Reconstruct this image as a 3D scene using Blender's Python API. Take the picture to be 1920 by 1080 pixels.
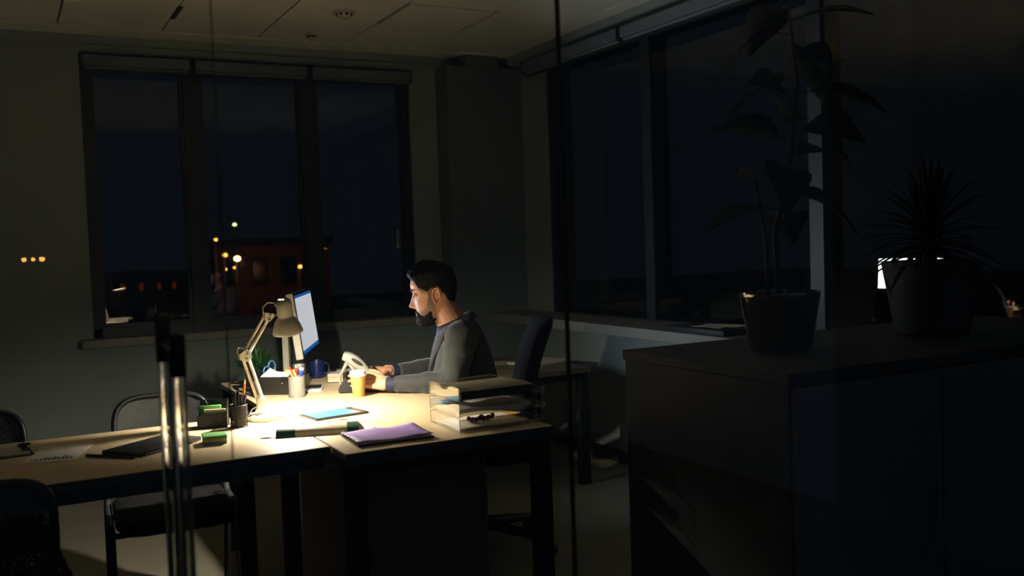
import bpy, bmesh, math, random
from mathutils import Vector, Matrix, noise

random.seed(7)
for o in list(bpy.data.objects):
    bpy.data.objects.remove(o, do_unlink=True)
SC = bpy.context.scene
COL = SC.collection
PI = math.pi

# ------------------------------------------------------------------ camera
cam_d = bpy.data.cameras.new('camera')
cam = bpy.data.objects.new('camera', cam_d)
COL.objects.link(cam)
SC.camera = cam
cam_d.sensor_width = 36.0
cam_d.lens = 1800.87 / 1920.0 * 36.0
cam_d.clip_end = 400
right = Vector((0.88186659, -0.4702409, -0.03442116))
down = Vector((-0.05332822, -0.02694089, -0.99821355))
fwd = Vector((0.4684735, 0.88212679, -0.04883537))
cam.matrix_world = Matrix((
    (right.x, -down.x, -fwd.x, 0.0),
    (right.y, -down.y, -fwd.y, 0.0),
    (right.z, -down.z, -fwd.z, 1.32),
    (0, 0, 0, 1)))
cam_d.dof.use_dof = True
cam_d.dof.focus_distance = 3.85
cam_d.dof.aperture_fstop = 3.6

# ------------------------------------------------------------------ world and exposure
wd = bpy.data.worlds.new('night')
SC.world = wd
wd.use_nodes = True
wbg = wd.node_tree.nodes['Background']
wbg.inputs[0].default_value = (0.0028, 0.0037, 0.0052, 1)
wbg.inputs[1].default_value = 5.6
SC.view_settings.view_transform = 'Standard'
SC.view_settings.look = 'None'
SC.view_settings.exposure = 0.0
SC.view_settings.gamma = 1.0
SC.view_settings.use_curve_mapping = False
SC.cycles.transparent_max_bounces = 40
SC.cycles.max_bounces = 10
SC.cycles.diffuse_bounces = 6
SC.cycles.glossy_bounces = 5

LAMP_POWER = 48.0
SCREEN_POWER = 4.4
SCREEN_GLOW = 0.62

# ------------------------------------------------------------------ materials
def lin(c):
    r = []
    for v in c:
        v /= 255.0
        r.append(v / 12.92 if v <= 0.04045 else ((v + 0.055) / 1.055) ** 2.4)
    return r

MATS = {}
def mat(name, rgb, rough=0.5, metal=0.0, vary=0.06, scale=30.0, bump=0.0, spec=0.5, emit=None, estr=0.0, sheen=0.0, stretch=None, trans=0.0):
    m = bpy.data.materials.new(name)
    m.use_nodes = True
    nt = m.node_tree
    b = nt.nodes['Principled BSDF']
    c = lin(rgb)
    tc = nt.nodes.new('ShaderNodeTexCoord')
    mp = nt.nodes.new('ShaderNodeMapping')
    nz = nt.nodes.new('ShaderNodeTexNoise')
    nz.inputs['Scale'].default_value = scale
    nz.inputs['Detail'].default_value = 4
    if stretch:
        mp.inputs['Scale'].default_value = stretch
    nt.links.new(tc.outputs['Object'], mp.inputs['Vector'])
    nt.links.new(mp.outputs['Vector'], nz.inputs['Vector'])
    rp = nt.nodes.new('ShaderNodeValToRGB')
    rp.color_ramp.elements[0].position = 0.3
    rp.color_ramp.elements[1].position = 0.7
    rp.color_ramp.elements[0].color = (*[max(0, v * (1 - vary)) for v in c], 1)
    rp.color_ramp.elements[1].color = (*[min(1, v * (1 + vary)) for v in c], 1)
    nt.links.new(nz.outputs['Fac'], rp.inputs['Fac'])
    nt.links.new(rp.outputs['Color'], b.inputs['Base Color'])
    b.inputs['Roughness'].default_value = rough
    b.inputs['Metallic'].default_value = metal
    b.inputs['Specular IOR Level'].default_value = spec
    if bump:
        bp = nt.nodes.new('ShaderNodeBump')
        bp.inputs['Strength'].default_value = bump
        bp.inputs['Distance'].default_value = 0.002
        nt.links.new(nz.outputs['Fac'], bp.inputs['Height'])
        nt.links.new(bp.outputs['Normal'], b.inputs['Normal'])
    if emit:
        b.inputs['Emission Color'].default_value = (*lin(emit), 1)
        b.inputs['Emission Strength'].default_value = estr
    if sheen:
        b.inputs['Sheen Weight'].default_value = sheen
    MATS[name] = m
    return m

def glass_mat(name, ior, tint=(1, 1, 1), rough=0.0, base=0.0):
    """clear sheet: fresnel mix of a mirror and a see-through tint"""
    m = bpy.data.materials.new(name)
    m.use_nodes = True
    nt = m.node_tree
    nt.nodes.remove(nt.nodes['Principled BSDF'])
    out = nt.nodes['Material Output']
    tr = nt.nodes.new('ShaderNodeBsdfTransparent')
    tr.inputs[0].default_value = (*tint, 1)
    gl = nt.nodes.new('ShaderNodeBsdfGlossy')
    gl.inputs['Roughness'].default_value = rough
    fr = nt.nodes.new('ShaderNodeFresnel')
    gm = nt.nodes.new('ShaderNodeNewGeometry')
    mi = nt.nodes.new('ShaderNodeMapRange')       # both faces of the sheet reflect alike
    mi.inputs['To Min'].default_value = ior
    mi.inputs['To Max'].default_value = 1.0 / ior
    nt.links.new(gm.outputs['Backfacing'], mi.inputs['Value'])
    nt.links.new(mi.outputs['Result'], fr.inputs[0])
    ad = nt.nodes.new('ShaderNodeMath')
    ad.operation = 'ADD'
    ad.use_clamp = True
    ad.inputs[1].default_value = base
    mx = nt.nodes.new('ShaderNodeMixShader')
    nt.links.new(fr.outputs[0], ad.inputs[0])
    nt.links.new(ad.outputs[0], mx.inputs[0])
    nt.links.new(tr.outputs[0], mx.inputs[1])
    nt.links.new(gl.outputs[0], mx.inputs[2])
    nt.links.new(mx.outputs[0], out.inputs[0])
    MATS[name] = m
    return m

def mesh_screen_mat(name, rgb, cover, scale):
    """woven wire or mesh cloth: holes between threads"""
    m = mat(name, rgb, 0.5)
    nt = m.node_tree
    b = nt.nodes['Principled BSDF']
    tc = nt.nodes.new('ShaderNodeTexCoord')
    ck = nt.nodes.new('ShaderNodeTexVoronoi')
    ck.inputs['Scale'].default_value = scale
    nt.links.new(tc.outputs['Object'], ck.inputs['Vector'])
    gt = nt.nodes.new('ShaderNodeMath')
    gt.operation = 'GREATER_THAN'
    gt.inputs[1].default_value = 1.0 - cover
    nt.links.new(ck.outputs['Distance'], gt.inputs[0])
    nt.links.new(gt.outputs[0], b.inputs['Alpha'])
    return m

def emit_mat(name, rgb, s):
    m = bpy.data.materials.new(name)
    m.use_nodes = True
    nt = m.node_tree
    nt.nodes.remove(nt.nodes['Principled BSDF'])
    e = nt.nodes.new('ShaderNodeEmission')
    e.inputs[0].default_value = (*lin(rgb), 1)
    e.inputs[1].default_value = s
    nt.links.new(e.outputs[0], nt.nodes['Material Output'].inputs[0])
    MATS[name] = m
    return m

mat('wall_paint', (144, 156, 152), 0.85, scale=6, vary=0.03, bump=0.05)
mat('ceiling_tile', (236, 240, 226), 0.9, scale=120, vary=0.05, bump=0.15)
mat('ceiling_void', (16, 16, 15), 0.95)
mat('column_paint', (100, 114, 112), 0.8, scale=8, vary=0.04)
mat('floor_vinyl', (144, 139, 124), 0.55, scale=5, vary=0.08)
mat('frame_dark', (36, 41, 43), 0.5, scale=12)
mat('sill_board', (128, 128, 120), 0.5, scale=9)
mat('blind_cloth', (108, 116, 122), 0.85, scale=90)
mat('seal_black', (14, 14, 16), 0.6)
mat('chrome', (212, 208, 198), 0.26, 1.0, scale=80, vary=0.03)
pm = mat('clear_rod', (235, 238, 236), 0.03, vary=0.01)
pm.node_tree.nodes['Principled BSDF'].inputs['Transmission Weight'].default_value = 1.0
pm.node_tree.nodes['Principled BSDF'].inputs['IOR'].default_value = 1.47
mat('grip_black', (16, 17, 20), 0.45)
mat('maple', (220, 198, 162), 0.42, scale=7, vary=0.07, stretch=(12, 1, 1), bump=0.02)
mat('maple_long', (220, 198, 162), 0.42, scale=7, vary=0.07, stretch=(1, 12, 1), bump=0.02)
mat('edge_dark', (60, 54, 46), 0.5)
mat('steel_dark', (40, 42, 44), 0.65, 0.0, spec=0.25, scale=40)
mat('pedestal', (112, 100, 92), 0.6, scale=10)
mat('back_table_wood', (122, 108, 88), 0.5, scale=8, stretch=(1, 9, 1))
mat('chair_black', (12, 12, 15), 0.85, spec=0.15, scale=200, vary=0.15, bump=0.2)
mat('plastic_black', (20, 21, 24), 0.38)
mesh_screen_mat('chair_mesh', (26, 28, 30), 0.62, 260)
mat('lamp_enamel', (214, 206, 186), 0.38, scale=20, vary=0.02)
mat('lamp_grey', (150, 146, 132), 0.42, scale=20, vary=0.03)
mat('lamp_white', (232, 228, 216), 0.35, scale=20, vary=0.02)
mat('spring_steel', (150, 148, 140), 0.3, 0.9)
emit_mat('bulb_glow', (255, 226, 178), 22)
mat('monitor_shell', (176, 172, 158), 0.45)
emit_mat('screen_page', (246, 248, 255), SCREEN_GLOW)
emit_mat('screen_bar', (38, 110, 205), SCREEN_GLOW * 0.9)
emit_mat('screen_text', (239, 241, 249), SCREEN_GLOW)
mat('mug_blue', (16, 30, 84), 0.3, scale=15)
mat('paper', (238, 235, 228), 0.8, scale=60, vary=0.02)
mat('paper_grey', (190, 186, 170), 0.8, scale=60, vary=0.03)
mat('paper_cream', (226, 212, 176), 0.75, scale=60, vary=0.03)
mat('paper_pink', (238, 210, 214), 0.75, scale=60, vary=0.03)
mat('note_yellow', (226, 190, 70), 0.7)
mat('note_green', (104, 176, 92), 0.7)
mat('note_blue', (120, 170, 205), 0.7)
mat('print_ink', (60, 62, 66), 0.8)
mat('box_black', (34, 33, 30), 0.28, scale=25)
mat('scissor_blue', (46, 84, 136), 0.35)
mat('mesh_silver_rim', (170, 166, 156), 0.35, 0.7)
mesh_screen_mat('mesh_silver', (130, 128, 122), 0.72, 420)
mesh_screen_mat('mesh_black', (20, 20, 22), 0.66, 330)
mat('wire_black', (16, 16, 18), 0.4)
mat('pencil_red', (206, 46, 38), 0.4)
mat('pencil_blue', (52, 70, 190), 0.4)
mat('pencil_orange', (226, 150, 66), 0.45)
mat('pencil_wood', (222, 186, 136), 0.7)
mat('eraser_white', (226, 222, 214), 0.7)
mat('pen_violet', (70, 40, 120), 0.4)
mat('cup_kraft', (194, 150, 84), 0.6, scale=40, vary=0.03)
mat('cup_lid', (240, 234, 222), 0.4, vary=0.01)
mat('phone_white', (146, 144, 135), 0.45)
mat('phone_black', (22, 22, 24), 0.35)
mat('phone_key', (70, 72, 74), 0.4)
mat('tablet_shell', (20, 19, 20), 0.25)
mat('tablet_screen', (70, 95, 110), 0.25, emit=(120, 205, 240), estr=0.6)
mat('mag_cover', (226, 214, 186), 0.35)
mat('mag_green', (22, 84, 66), 0.35)
mat('folder_purple', (168, 138, 208), 0.55, scale=18, vary=0.08)
mat('folder_black', (18, 18, 24), 0.6)
mat('book_cover', (184, 180, 154), 0.55)
mat('book_dark', (62, 50, 36), 0.55)
mat('bead_red', (74, 24, 20), 0.3)
glass_mat('acrylic', 1.45, (0.975, 0.97, 0.95), 0.04, 0.02)
mat('acrylic_edge', (214, 206, 184), 0.25, vary=0.02)
glass_mat('pane_glass', 1.5, (0.37, 0.38, 0.385))
glass_mat('pane_glass_coated', 1.7, (0.60, 0.61, 0.62))
glass_mat('door_glass', 1.45, (0.97, 0.98, 0.98))
mat('cabinet_grey', (62, 69, 73), 0.6, scale=10)
mat('cabinet_dark', (104, 108, 118), 0.6, scale=10)
mat('pot_metal', (170, 160, 140), 0.13, 1.0, scale=60, vary=0.05)
mat('pot_grey', (70, 72, 72), 0.6)
mat('soil', (42, 32, 26), 0.95, bump=0.5)
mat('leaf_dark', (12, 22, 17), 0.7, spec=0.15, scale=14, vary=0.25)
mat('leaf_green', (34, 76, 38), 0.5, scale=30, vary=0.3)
mat('stem_brown', (70, 60, 46), 0.8)
mat('cable_black', (14, 14, 15), 0.5)
mat('detector_white', (200, 194, 176), 0.5)
mat('skin', (206, 152, 120), 0.5, scale=60, vary=0.06, bump=0.05)
sn = MATS['skin'].node_tree
_b = sn.nodes['Principled BSDF']
_at = sn.nodes.new('ShaderNodeAttribute'); _at.attribute_name = 'whisker'
_mx = sn.nodes.new('ShaderNodeMixRGB'); _mx.inputs[2].default_value = (*lin((58, 44, 38)), 1)
_src = _b.inputs['Base Color'].links[0].from_socket
sn.links.new(_at.outputs['Fac'], _mx.inputs[0]); sn.links.new(_src, _mx.inputs[1]); sn.links.new(_mx.outputs[0], _b.inputs['Base Color'])
mat('hair', (9, 9, 11), 0.7, spec=0.2, scale=160, vary=0.4, bump=0.8, stretch=(1, 1, 4))
mat('beard', (14, 12, 12), 0.8, spec=0.2, scale=260, vary=0.5, bump=0.9)
mat('stubble', (120, 88, 72), 0.7, scale=260, vary=0.3, bump=0.4)
mat('jacket', (46, 48, 49), 0.85, scale=70, vary=0.10, bump=0.35, sheen=0.2)
mat('shirt_navy', (28, 32, 58), 0.75, scale=90)
mat('trousers', (38, 40, 48), 0.85, scale=80)
mat('shoe_leather', (28, 22, 20), 0.35)
mat('lip', (176, 112, 98), 0.5)
mat('eye_white', (220, 214, 206), 0.3)
mat('button_dark', (30, 30, 30), 0.4)
mat('asphalt', (40, 40, 42), 0.9)
mat('brick_red', (120, 84, 70), 0.9, scale=2)
mat('house_grey', (90, 84, 80), 0.9, scale=2)
mat('roof_dark', (44, 42, 42), 0.9)
mat('window_dark', (22, 24, 28), 0.2)
emit_mat('street_orange', (255, 150, 50), 32.0)
emit_mat('street_yellow', (255, 206, 110), 50.0)
emit_mat('street_green', (214, 255, 150), 24.0)
emit_mat('lit_window', (255, 110, 40), 4.6)
emit_mat('lit_window_dim', (210, 90, 40), 0.4)
emit_mat('corridor_amber', (255, 170, 80), 26.0)

# ------------------------------------------------------------------ mesh builder
class B:
    def __init__(self):
        self.v = []; self.f = []; self.m = None
    def add(self, vs, fs):
        n = len(self.v)
        if self.m is not None:
            vs = [self.m @ Vector(p) for p in vs]
        self.v += [tuple(p) for p in vs]
        self.f += [tuple(i + n for i in f) for f in fs]
        return self
    def box(self, x0, x1, y0, y1, z0, z1):
        vs = [(x, y, z) for z in (z0, z1) for y in (y0, y1) for x in (x0, x1)]
        return self.add(vs, [(0, 2, 3, 1), (4, 5, 7, 6), (0, 1, 5, 4), (2, 6, 7, 3), (0, 4, 6, 2), (1, 3, 7, 5)])
    def rbox(self, x0, x1, y0, y1, z0, z1, r=0.004, seg=2):
        bm = bmesh.new()
        bmesh.ops.create_cube(bm, size=1)
        bmesh.ops.scale(bm, vec=(x1 - x0, y1 - y0, z1 - z0), verts=bm.verts)
        bmesh.ops.translate(bm, vec=((x0 + x1) / 2, (y0 + y1) / 2, (z0 + z1) / 2), verts=bm.verts)
        bmesh.ops.bevel(bm, geom=list(bm.edges), offset=r, segments=seg, affect='EDGES', profile=0.5)
        bm.verts.index_update()
        self.add([v.co for v in bm.verts], [[v.index for v in f.verts] for f in bm.faces])
        bm.free()
        return self
    def rings(self, rings, cap=True, closed=False):
        n = len(rings[0]); vs = [p for r in rings for p in r]; fs = []
        m = len(rings)
        for i in range(m if closed else m - 1):
            a = i * n; b = ((i + 1) % m) * n
            for j in range(n):
                k = (j + 1) % n
                fs.append((a + j, a + k, b + k, b + j))
        if cap and not closed:
            fs.append(tuple(range(n - 1, -1, -1)))
            fs.append(tuple((m - 1) * n + j for j in range(n)))
        return self.add(vs, fs)
    def lathe(self, prof, n=24, c=(0, 0, 0), cap=True):
        rs = []
        for r, z in prof:
            rs.append([(c[0] + r * math.cos(2 * PI * j / n), c[1] + r * math.sin(2 * PI * j / n), c[2] + z) for j in range(n)])
        return self.rings(rs, cap)
    def tube(self, pts, r, n=8, closed=False, flat=1.0):
        pts = [Vector(p) for p in pts]
        rr = r if isinstance(r, (list, tuple)) else [r] * len(pts)
        rs = []; prev = None; m = len(pts)
        for i, p in enumerate(pts):
            if closed:
                t = (pts[(i + 1) % m] - pts[i - 1])
            elif i == 0:
                t = pts[1] - p
            elif i == m - 1:
                t = p - pts[-2]
            else:
                t = pts[i + 1] - pts[i - 1]
            t = t.normalized()
            if prev is None:
                a = Vector((0, 0, 1)) if abs(t.z) < 0.9 else Vector((1, 0, 0))
                u = t.cross(a).normalized()
            else:
                u = (prev - t * prev.dot(t)).normalized()
            prev = u
            w = t.cross(u)
            rs.append([p + u * math.cos(2 * PI * j / n) * rr[i] + w * math.sin(2 * PI * j / n) * rr[i] * flat for j in range(n)])
        return self.rings(rs, True, closed)
    def capsule(self, p0, p1, r0, r1, n=12, k=4):
        p0 = Vector(p0); p1 = Vector(p1)
        t = p1 - p0; L = t.length
        t = t / L if L > 1e-9 else Vector((0, 0, 1))
        pts = []; rr = []
        for i in range(k):
            a = PI / 2 * (1 - i / k)
            pts.append(p0 - t * r0 * math.sin(a)); rr.append(max(1e-4, r0 * math.cos(a)))
        pts.append(p0); rr.append(r0); pts.append(p1); rr.append(r1)
        for i in range(1, k + 1):
            a = PI / 2 * i / k
            pts.append(p1 + t * r1 * math.sin(a)); rr.append(max(1e-4, r1 * math.cos(a)))
        return self.tube(pts, rr, n)
    def ell(self, c, r, n=16, m=10, rot=None):
        c = Vector(c); rs = []
        for i in range(m + 1):
            a = -PI / 2 + PI * i / m
            ring = []
            for j in range(n):
                q = Vector((r[0] * max(1e-3, math.cos(a)) * math.cos(2 * PI * j / n), r[1] * max(1e-3, math.cos(a)) * math.sin(2 * PI * j / n), r[2] * math.sin(a)))
                if rot is not None:
                    q = rot @ q
                ring.append(c + q)
            rs.append(ring)
        return self.rings(rs, True)
    def prism(self, poly, z0, z1):
        n = len(poly)
        vs = [(x, y, z0) for x, y in poly] + [(x, y, z1) for x, y in poly]
        fs = [tuple(range(n - 1, -1, -1)), tuple(range(n, 2 * n))] + [(i, (i + 1) % n, n + (i + 1) % n, n + i) for i in range(n)]
        return self.add(vs, fs)
    def slab(self, pts, th):
        """curved sheet: grid of points given as rows, thickened downwards"""
        nu = len(pts); nv = len(pts[0])
        top = [Vector(p) for r in pts for p in r]
        bot = [p - Vector((0, 0, th)) for p in top]
        N = nu * nv; fs = []
        for i in range(nu - 1):
            for j in range(nv - 1):
                a = i * nv + j
                fs.append((a, a + nv, a + nv + 1, a + 1))
                fs.append((N + a, N + a + 1, N + a + nv + 1, N + a + nv))
        for i in range(nu - 1):
            a = i * nv; b = a + nv
            fs.append((a, N + a, N + b, b))
            a = i * nv + nv - 1; b = a + nv
            fs.append((a, b, N + b, N + a))
        for j in range(nv - 1):
            fs.append((j, j + 1, N + j + 1, N + j))
            a = (nu - 1) * nv + j
            fs.append((a, N + a, N + a + 1, a + 1))
        return self.add(top + bot, fs)
    def mesh(self, name):
        me = bpy.data.meshes.new(name)
        me.from_pydata(self.v, [], self.f)
        bm = bmesh.new(); bm.from_mesh(me)
        bmesh.ops.recalc_face_normals(bm, faces=bm.faces)
        bm.to_mesh(me); bm.free()
        return me
    def build(self, name, m, parent=None, smooth=None):
        me = self.mesh(name)
        return link(name, me, m, parent, smooth)

def link(name, me, m, parent=None, smooth=None):
    o = bpy.data.objects.new(name, me)
    COL.objects.link(o)
    me.materials.clear()
    me.materials.append(MATS[m] if isinstance(m, str) else m)
    if smooth is not None:
        if smooth >= 180:
            me.shade_smooth()
        else:
            me.shade_smooth()
            bm = bmesh.new(); bm.from_mesh(me)
            lim = math.radians(smooth)
            for e in bm.edges:
                if len(e.link_faces) == 2 and e.calc_face_angle(0) > lim:
                    e.smooth = False
            bm.to_mesh(me); bm.free()
    if parent:
        o.parent = parent
    return o

def thing(name, label, cat, loc=(0, 0, 0), rz=0.0, group=None, rot=None):
    o = bpy.data.objects.new(name, None)
    COL.objects.link(o)
    o.empty_display_size = 0.05
    o.location = loc
    o.rotation_euler = rot if rot else (0, 0, rz)
    o['label'] = label; o['category'] = cat
    if group: o['group'] = group
    return o

def tag(o, label, cat, group=None, loc=None, rz=None):
    o['label'] = label; o['category'] = cat
    if group: o['group'] = group
    if loc is not None: o.location = loc
    if rz is not None: o.rotation_euler = (0, 0, rz)
    return o

def struct(o, label=None):
    o['kind'] = 'structure'
    if label: o['label'] = label
    return o

def remesh(b, voxel, smooth_iter=0, factor=0.5):
    me = b.mesh('tmp')
    o = bpy.data.objects.new('tmp', me)
    COL.objects.link(o)
    r = o.modifiers.new('r', 'REMESH'); r.mode = 'VOXEL'; r.voxel_size = voxel
    if smooth_iter:
        s = o.modifiers.new('s', 'SMOOTH'); s.iterations = smooth_iter; s.factor = factor
    bpy.context.view_layer.update()
    dg = bpy.context.evaluated_depsgraph_get()
    out = bpy.data.meshes.new_from_object(o.evaluated_get(dg))
    bpy.data.objects.remove(o, do_unlink=True)
    return out

def copy_tree(o, parent=None):
    c = o.copy(); COL.objects.link(c); c.parent = parent
    for ch in list(o.children):
        copy_tree(ch, c)
    return c

def lerp(a, b, t): return a + (b - a) * t
def curve(pts, x):
    """piecewise smooth interpolation through (x, y) pairs"""
    if x <= pts[0][0]: return pts[0][1]
    for (x0, y0), (x1, y1) in zip(pts, pts[1:]):
        if x <= x1:
            t = (x - x0) / (x1 - x0)
            t = t * t * (3 - 2 * t) * 0.5 + t * 0.5
            return lerp(y0, y1, t)
    return pts[-1][1]
def arc(c, r, a0, a1, n, plane='xz'):
    out = []
    for i in range(n + 1):
        a = math.radians(lerp(a0, a1, i / n))
        u, w = r * math.cos(a), r * math.sin(a)
        if plane == 'xz': out.append((c[0] + u, c[1], c[2] + w))
        elif plane == 'xy': out.append((c[0] + u, c[1] + w, c[2]))
        else: out.append((c[0], c[1] + u, c[2] + w))
    return out

# ================================================================== THE ROOM
XR = 3.16      # right wall face
YB = 5.90      # back wall face
ZC = 2.55      # ceiling tiles
struct(B().box(-3.2, 3.5, -2.5, 6.2, -0.1, 0).build('floor', 'floor_vinyl'), 'pale vinyl office floor under the tables')

# back wall with the wide opening
W0, W1, WB, WT = 0.445, 2.425, 0.85, 2.455
b = B()
b.box(-3.1, W0, YB, YB + 0.2, 0, 2.75)
b.box(W1, XR + 0.3, YB, YB + 0.2, 0, 2.75)
b.box(W0, W1, YB, YB + 0.2, 0, WB)
b.box(W0, W1, YB, YB + 0.2, WT, 2.75)
struct(b.build('wall_back', 'wall_paint'), 'pale back wall around the three pane window')
# right wall with ribbon window
R0, R1 = 0.4, 5.41
b = B()
b.box(XR, XR + 0.2, R1, YB, 0, 2.75)
b.box(XR, XR + 0.2, 0.0, R0, 0, 2.75)
b.box(XR, XR + 0.2, R0, R1, 0, 0.80)
b.box(XR, XR + 0.2, R0, R1, 2.46, 2.75)
struct(b.build('wall_right', 'wall_paint'), 'pale right wall under and above the ribbon window')
struct(B().box(-3.2, -3.0, -0.2, YB, 0, 2.75).build('wall_left', 'wall_paint'), 'pale left wall of the office')
# corner column with its narrower head
b = B()
b.box(2.61, XR, 5.72, YB, 0, 2.47)
b.box(2.75, 2.985, 5.715, YB, 2.47, ZC - 0.005)
struct(b.build('wall_corner', 'column_paint'), 'dark grey column in the corner between both windows')
# baseboards
struct(B().box(-3.0, 2.61, YB - 0.014, YB, 0, 0.07).build('baseboard_back', 'frame_dark'), 'dark baseboard along the back wall')
struct(B().box(XR - 0.014, XR, 0.0, 5.72, 0, 0.07).build('baseboard_right', 'frame_dark'), 'dark baseboard along the right wall')

# ceiling: void slab, tiles, plaster border
ceil = struct(B().box(-3.0, XR + 0.2, 1.42, YB + 0.2, ZC + 0.014, ZC + 0.12).build('ceiling', 'ceiling_void'), 'dim suspended ceiling of pale square tiles')
TS = 0.526
tile_me = None; hatch_me = None
xs = [0.332 + TS * i for i in range(-5, 5)]
ys = [5.665 - TS * (i + 1) for i in range(0, 8)]
for i, x0 in enumerate(xs):
    for j, y0 in enumerate(ys):
        hatch = (i == 8 and j == 1)
        if hatch:
            t = struct_child = B().rbox(0.019, TS - 0.019, 0.019, TS - 0.019, -0.004, 0.014, 0.002, 1).build('access_panel', 'ceiling_tile', ceil)
            t['label'] = 'square access panel with a dark open gap around it'
        else:
            if tile_me is None:
                t = B().rbox(0.0040, TS - 0.0040, 0.0012, TS - 0.0012, 0, 0.014, 0.0007, 1).build('ceiling_tile', 'ceiling_tile', ceil)
                tile_me = t.data
            else:
                t = bpy.data.objects.new('ceiling_tile', tile_me)
                COL.objects.link(t); t.parent = ceil
        t.location = (x0, y0, ZC)
b = B()
xe = xs[-1] + TS
b.box(-3.0, XR, 5.668, YB, ZC - 0.004, ZC + 0.014)
b.box(xe + 0.003, XR, 1.42, 5.668, ZC - 0.004, ZC + 0.014)
b.build('plaster_border', 'ceiling_tile', ceil)
struct(B().box(3.06, XR, 1.42, 5.72, 2.49, ZC - 0.004).build('trim_1', 'wall_paint'), 'pale bulkhead above the right window blinds')
struct(B().box(-3.0, 2.61, YB - 0.05, YB, 2.50, ZC - 0.004).build('trim_2', 'wall_paint'), 'pale bulkhead above the back window blinds')

# back window: outer frame + mullions, panes
GY = YB + 0.07
b = B()
fw = 0.05
b.box(W0, W0 + fw, YB + 0.03, YB + 0.12, WB, WT)
b.box(W1 - fw, W1, YB + 0.03, YB + 0.12, WB, WT)
b.box(W0, W1, YB + 0.03, YB + 0.12, WB, WB + fw)
b.box(W0, W1, YB + 0.03, YB + 0.12, WT - fw, WT)
MX = [1.045, 1.745]
for x in MX:
    b.box(x - 0.045, x + 0.045, YB + 0.02, YB + 0.12, WB, WT)
win1 = struct(b.build('window_1', 'frame_dark'), 'dark framed three pane window in the back wall at night')
edges = [W0 + fw, MX[0] - 0.045, MX[0] + 0.045, MX[1] - 0.045, MX[1] + 0.045, W1 - fw]
for k in range(3):
    B().box(edges[2 * k], edges[2 * k + 1], GY, GY + 0.006, WB + fw, WT - fw).build('pane', 'pane_glass', win1)
    # opening sash frame inside each light
    s = B(); a, c = edges[2 * k], edges[2 * k + 1]
    s.box(a, a + 0.022, YB + 0.045, YB + 0.068, WB + fw, WT - fw); s.box(c - 0.022, c, YB + 0.045, YB + 0.068, WB + fw, WT - fw)
    s.box(a + 0.022, c - 0.022, YB + 0.045, YB + 0.068, WB + fw, WB + fw + 0.022); s.box(a + 0.022, c - 0.022, YB + 0.045, YB + 0.068, WT - fw - 0.022, WT - fw)
    s.build('sash', 'frame_dark', win1)
B().rbox(2.30, 2.325, YB + 0.015, YB + 0.045, 1.30, 1.42, 0.004).build('window_handle', 'chrome', win1)

# right window
GX = XR + 0.012
b = B()
b.box(XR + 0.02, XR + 0.12, R0, R1, 0.80, 0.86)
b.box(XR + 0.02, XR + 0.12, R0, R1, 2.40, 2.46)
b.box(XR + 0.02, XR + 0.12, R1 - 0.05, R1, 0.86, 2.40)
MY = [4.32, 3.09, 1.95, 0.8]
for y in MY:
    b.box(XR + 0.0, XR + 0.12, y - 0.04, y + 0.04, 0.86, 2.40)
win2 = struct(b.build('window_2', 'frame_dark'), 'dark ribbon window in the right wall')
ed = [R1 - 0.05] + [v for y in MY for v in (y + 0.04, y - 0.04)] + [R0]
for k in range(5):
    y1, y0 = ed[2 * k], ed[2 * k + 1]
    B().box(GX, GX + 0.006, y0, y1, 0.86, 2.40).build('pane', 'pane_glass_coated', win2)
    B().box(GX + 0.020, GX + 0.026, y0, y1, 0.86, 2.40).build('pane', 'pane_glass_coated', win2)

# sills
b = B().rbox(W0 - 0.07, 2.60, YB - 0.10, YB + 0.03, 0.80, 0.85, 0.006)
struct(b.build('trim_3', 'sill_board'), 'grey window sill board under the back window')
b = B().rbox(2.86, XR + 0.02, 0.3, 5.71, 0.795, 0.852, 0.006)
struct(b.build('trim_4', 'sill_board'), 'deep grey sill board under the right window')

# roller blinds, rolled up, one for each light
def blind(name_label, x0, x1, axis, group, face):
    if axis == 'x':
        t = thing('roller_blind', name_label, 'blind', ((x0 + x1) / 2, face, 2.364), 0, group)
    else:
        t = thing('roller_blind', name_label, 'blind', (face, (x0 + x1) / 2, 2.374), PI / 2, group)
    t.scale = (1, 1, 0.65)
    hw = (x1 - x0) / 2 - 0.012
    b = B()
    prof = [(-0.055, 0.03), (-0.055, 0.105), (-0.048, 0.115), (0.0, 0.115), (0.0, 0.03), (-0.02, 0.02), (-0.048, 0.02)]
    if axis != 'x': prof = [(-p, z) for p, z in prof]
    rs = [[(x, p * (1 if axis == 'x' else -1) if axis == 'x' else p, z) for p, z in prof] for x in (-hw, hw)]
    b.rings(rs); b.build('cassette', 'blind_cloth', t)
    s = -1 if axis == 'x' else 1
    b = B(); b.tube([(-hw + 0.01, s * 0.026, 0.01), (hw - 0.01, s * 0.026, 0.01)], 0.016, 10); b.build('rolled_cloth', 'blind_cloth', t, 40)
    b = B(); b.rbox(-hw + 0.01, hw - 0.01, s * 0.026 - 0.006, s * 0.026 + 0.006, -0.028, -0.004, 0.003, 1); b.build('bottom_bar', 'frame_dark', t)
    for e in (-1, 1):
        B().rbox(e * hw - 0.006, e * hw + 0.006, min(0, s * 0.06), max(0, s * 0.06), 0.0, 0.12, 0.002, 1).build('bracket', 'frame_dark', t)
    return t
wl = ['leftmost rolled up grey blind above back window', 'middle rolled up grey blind above back window', 'rolled up grey blind above back window nearest the column']
for k, (x0, x1) in enumerate([(W0, 1.05), (1.05, 1.745), (1.745, W1)]):
    blind(wl[k], x0, x1, 'x', 'rolled up blinds', YB - 0.002)
wl = ['rolled up grey blind above right window nearest the column', 'second rolled up grey blind from column above right window', 'rolled up grey blind above right window nearest the camera']
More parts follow.
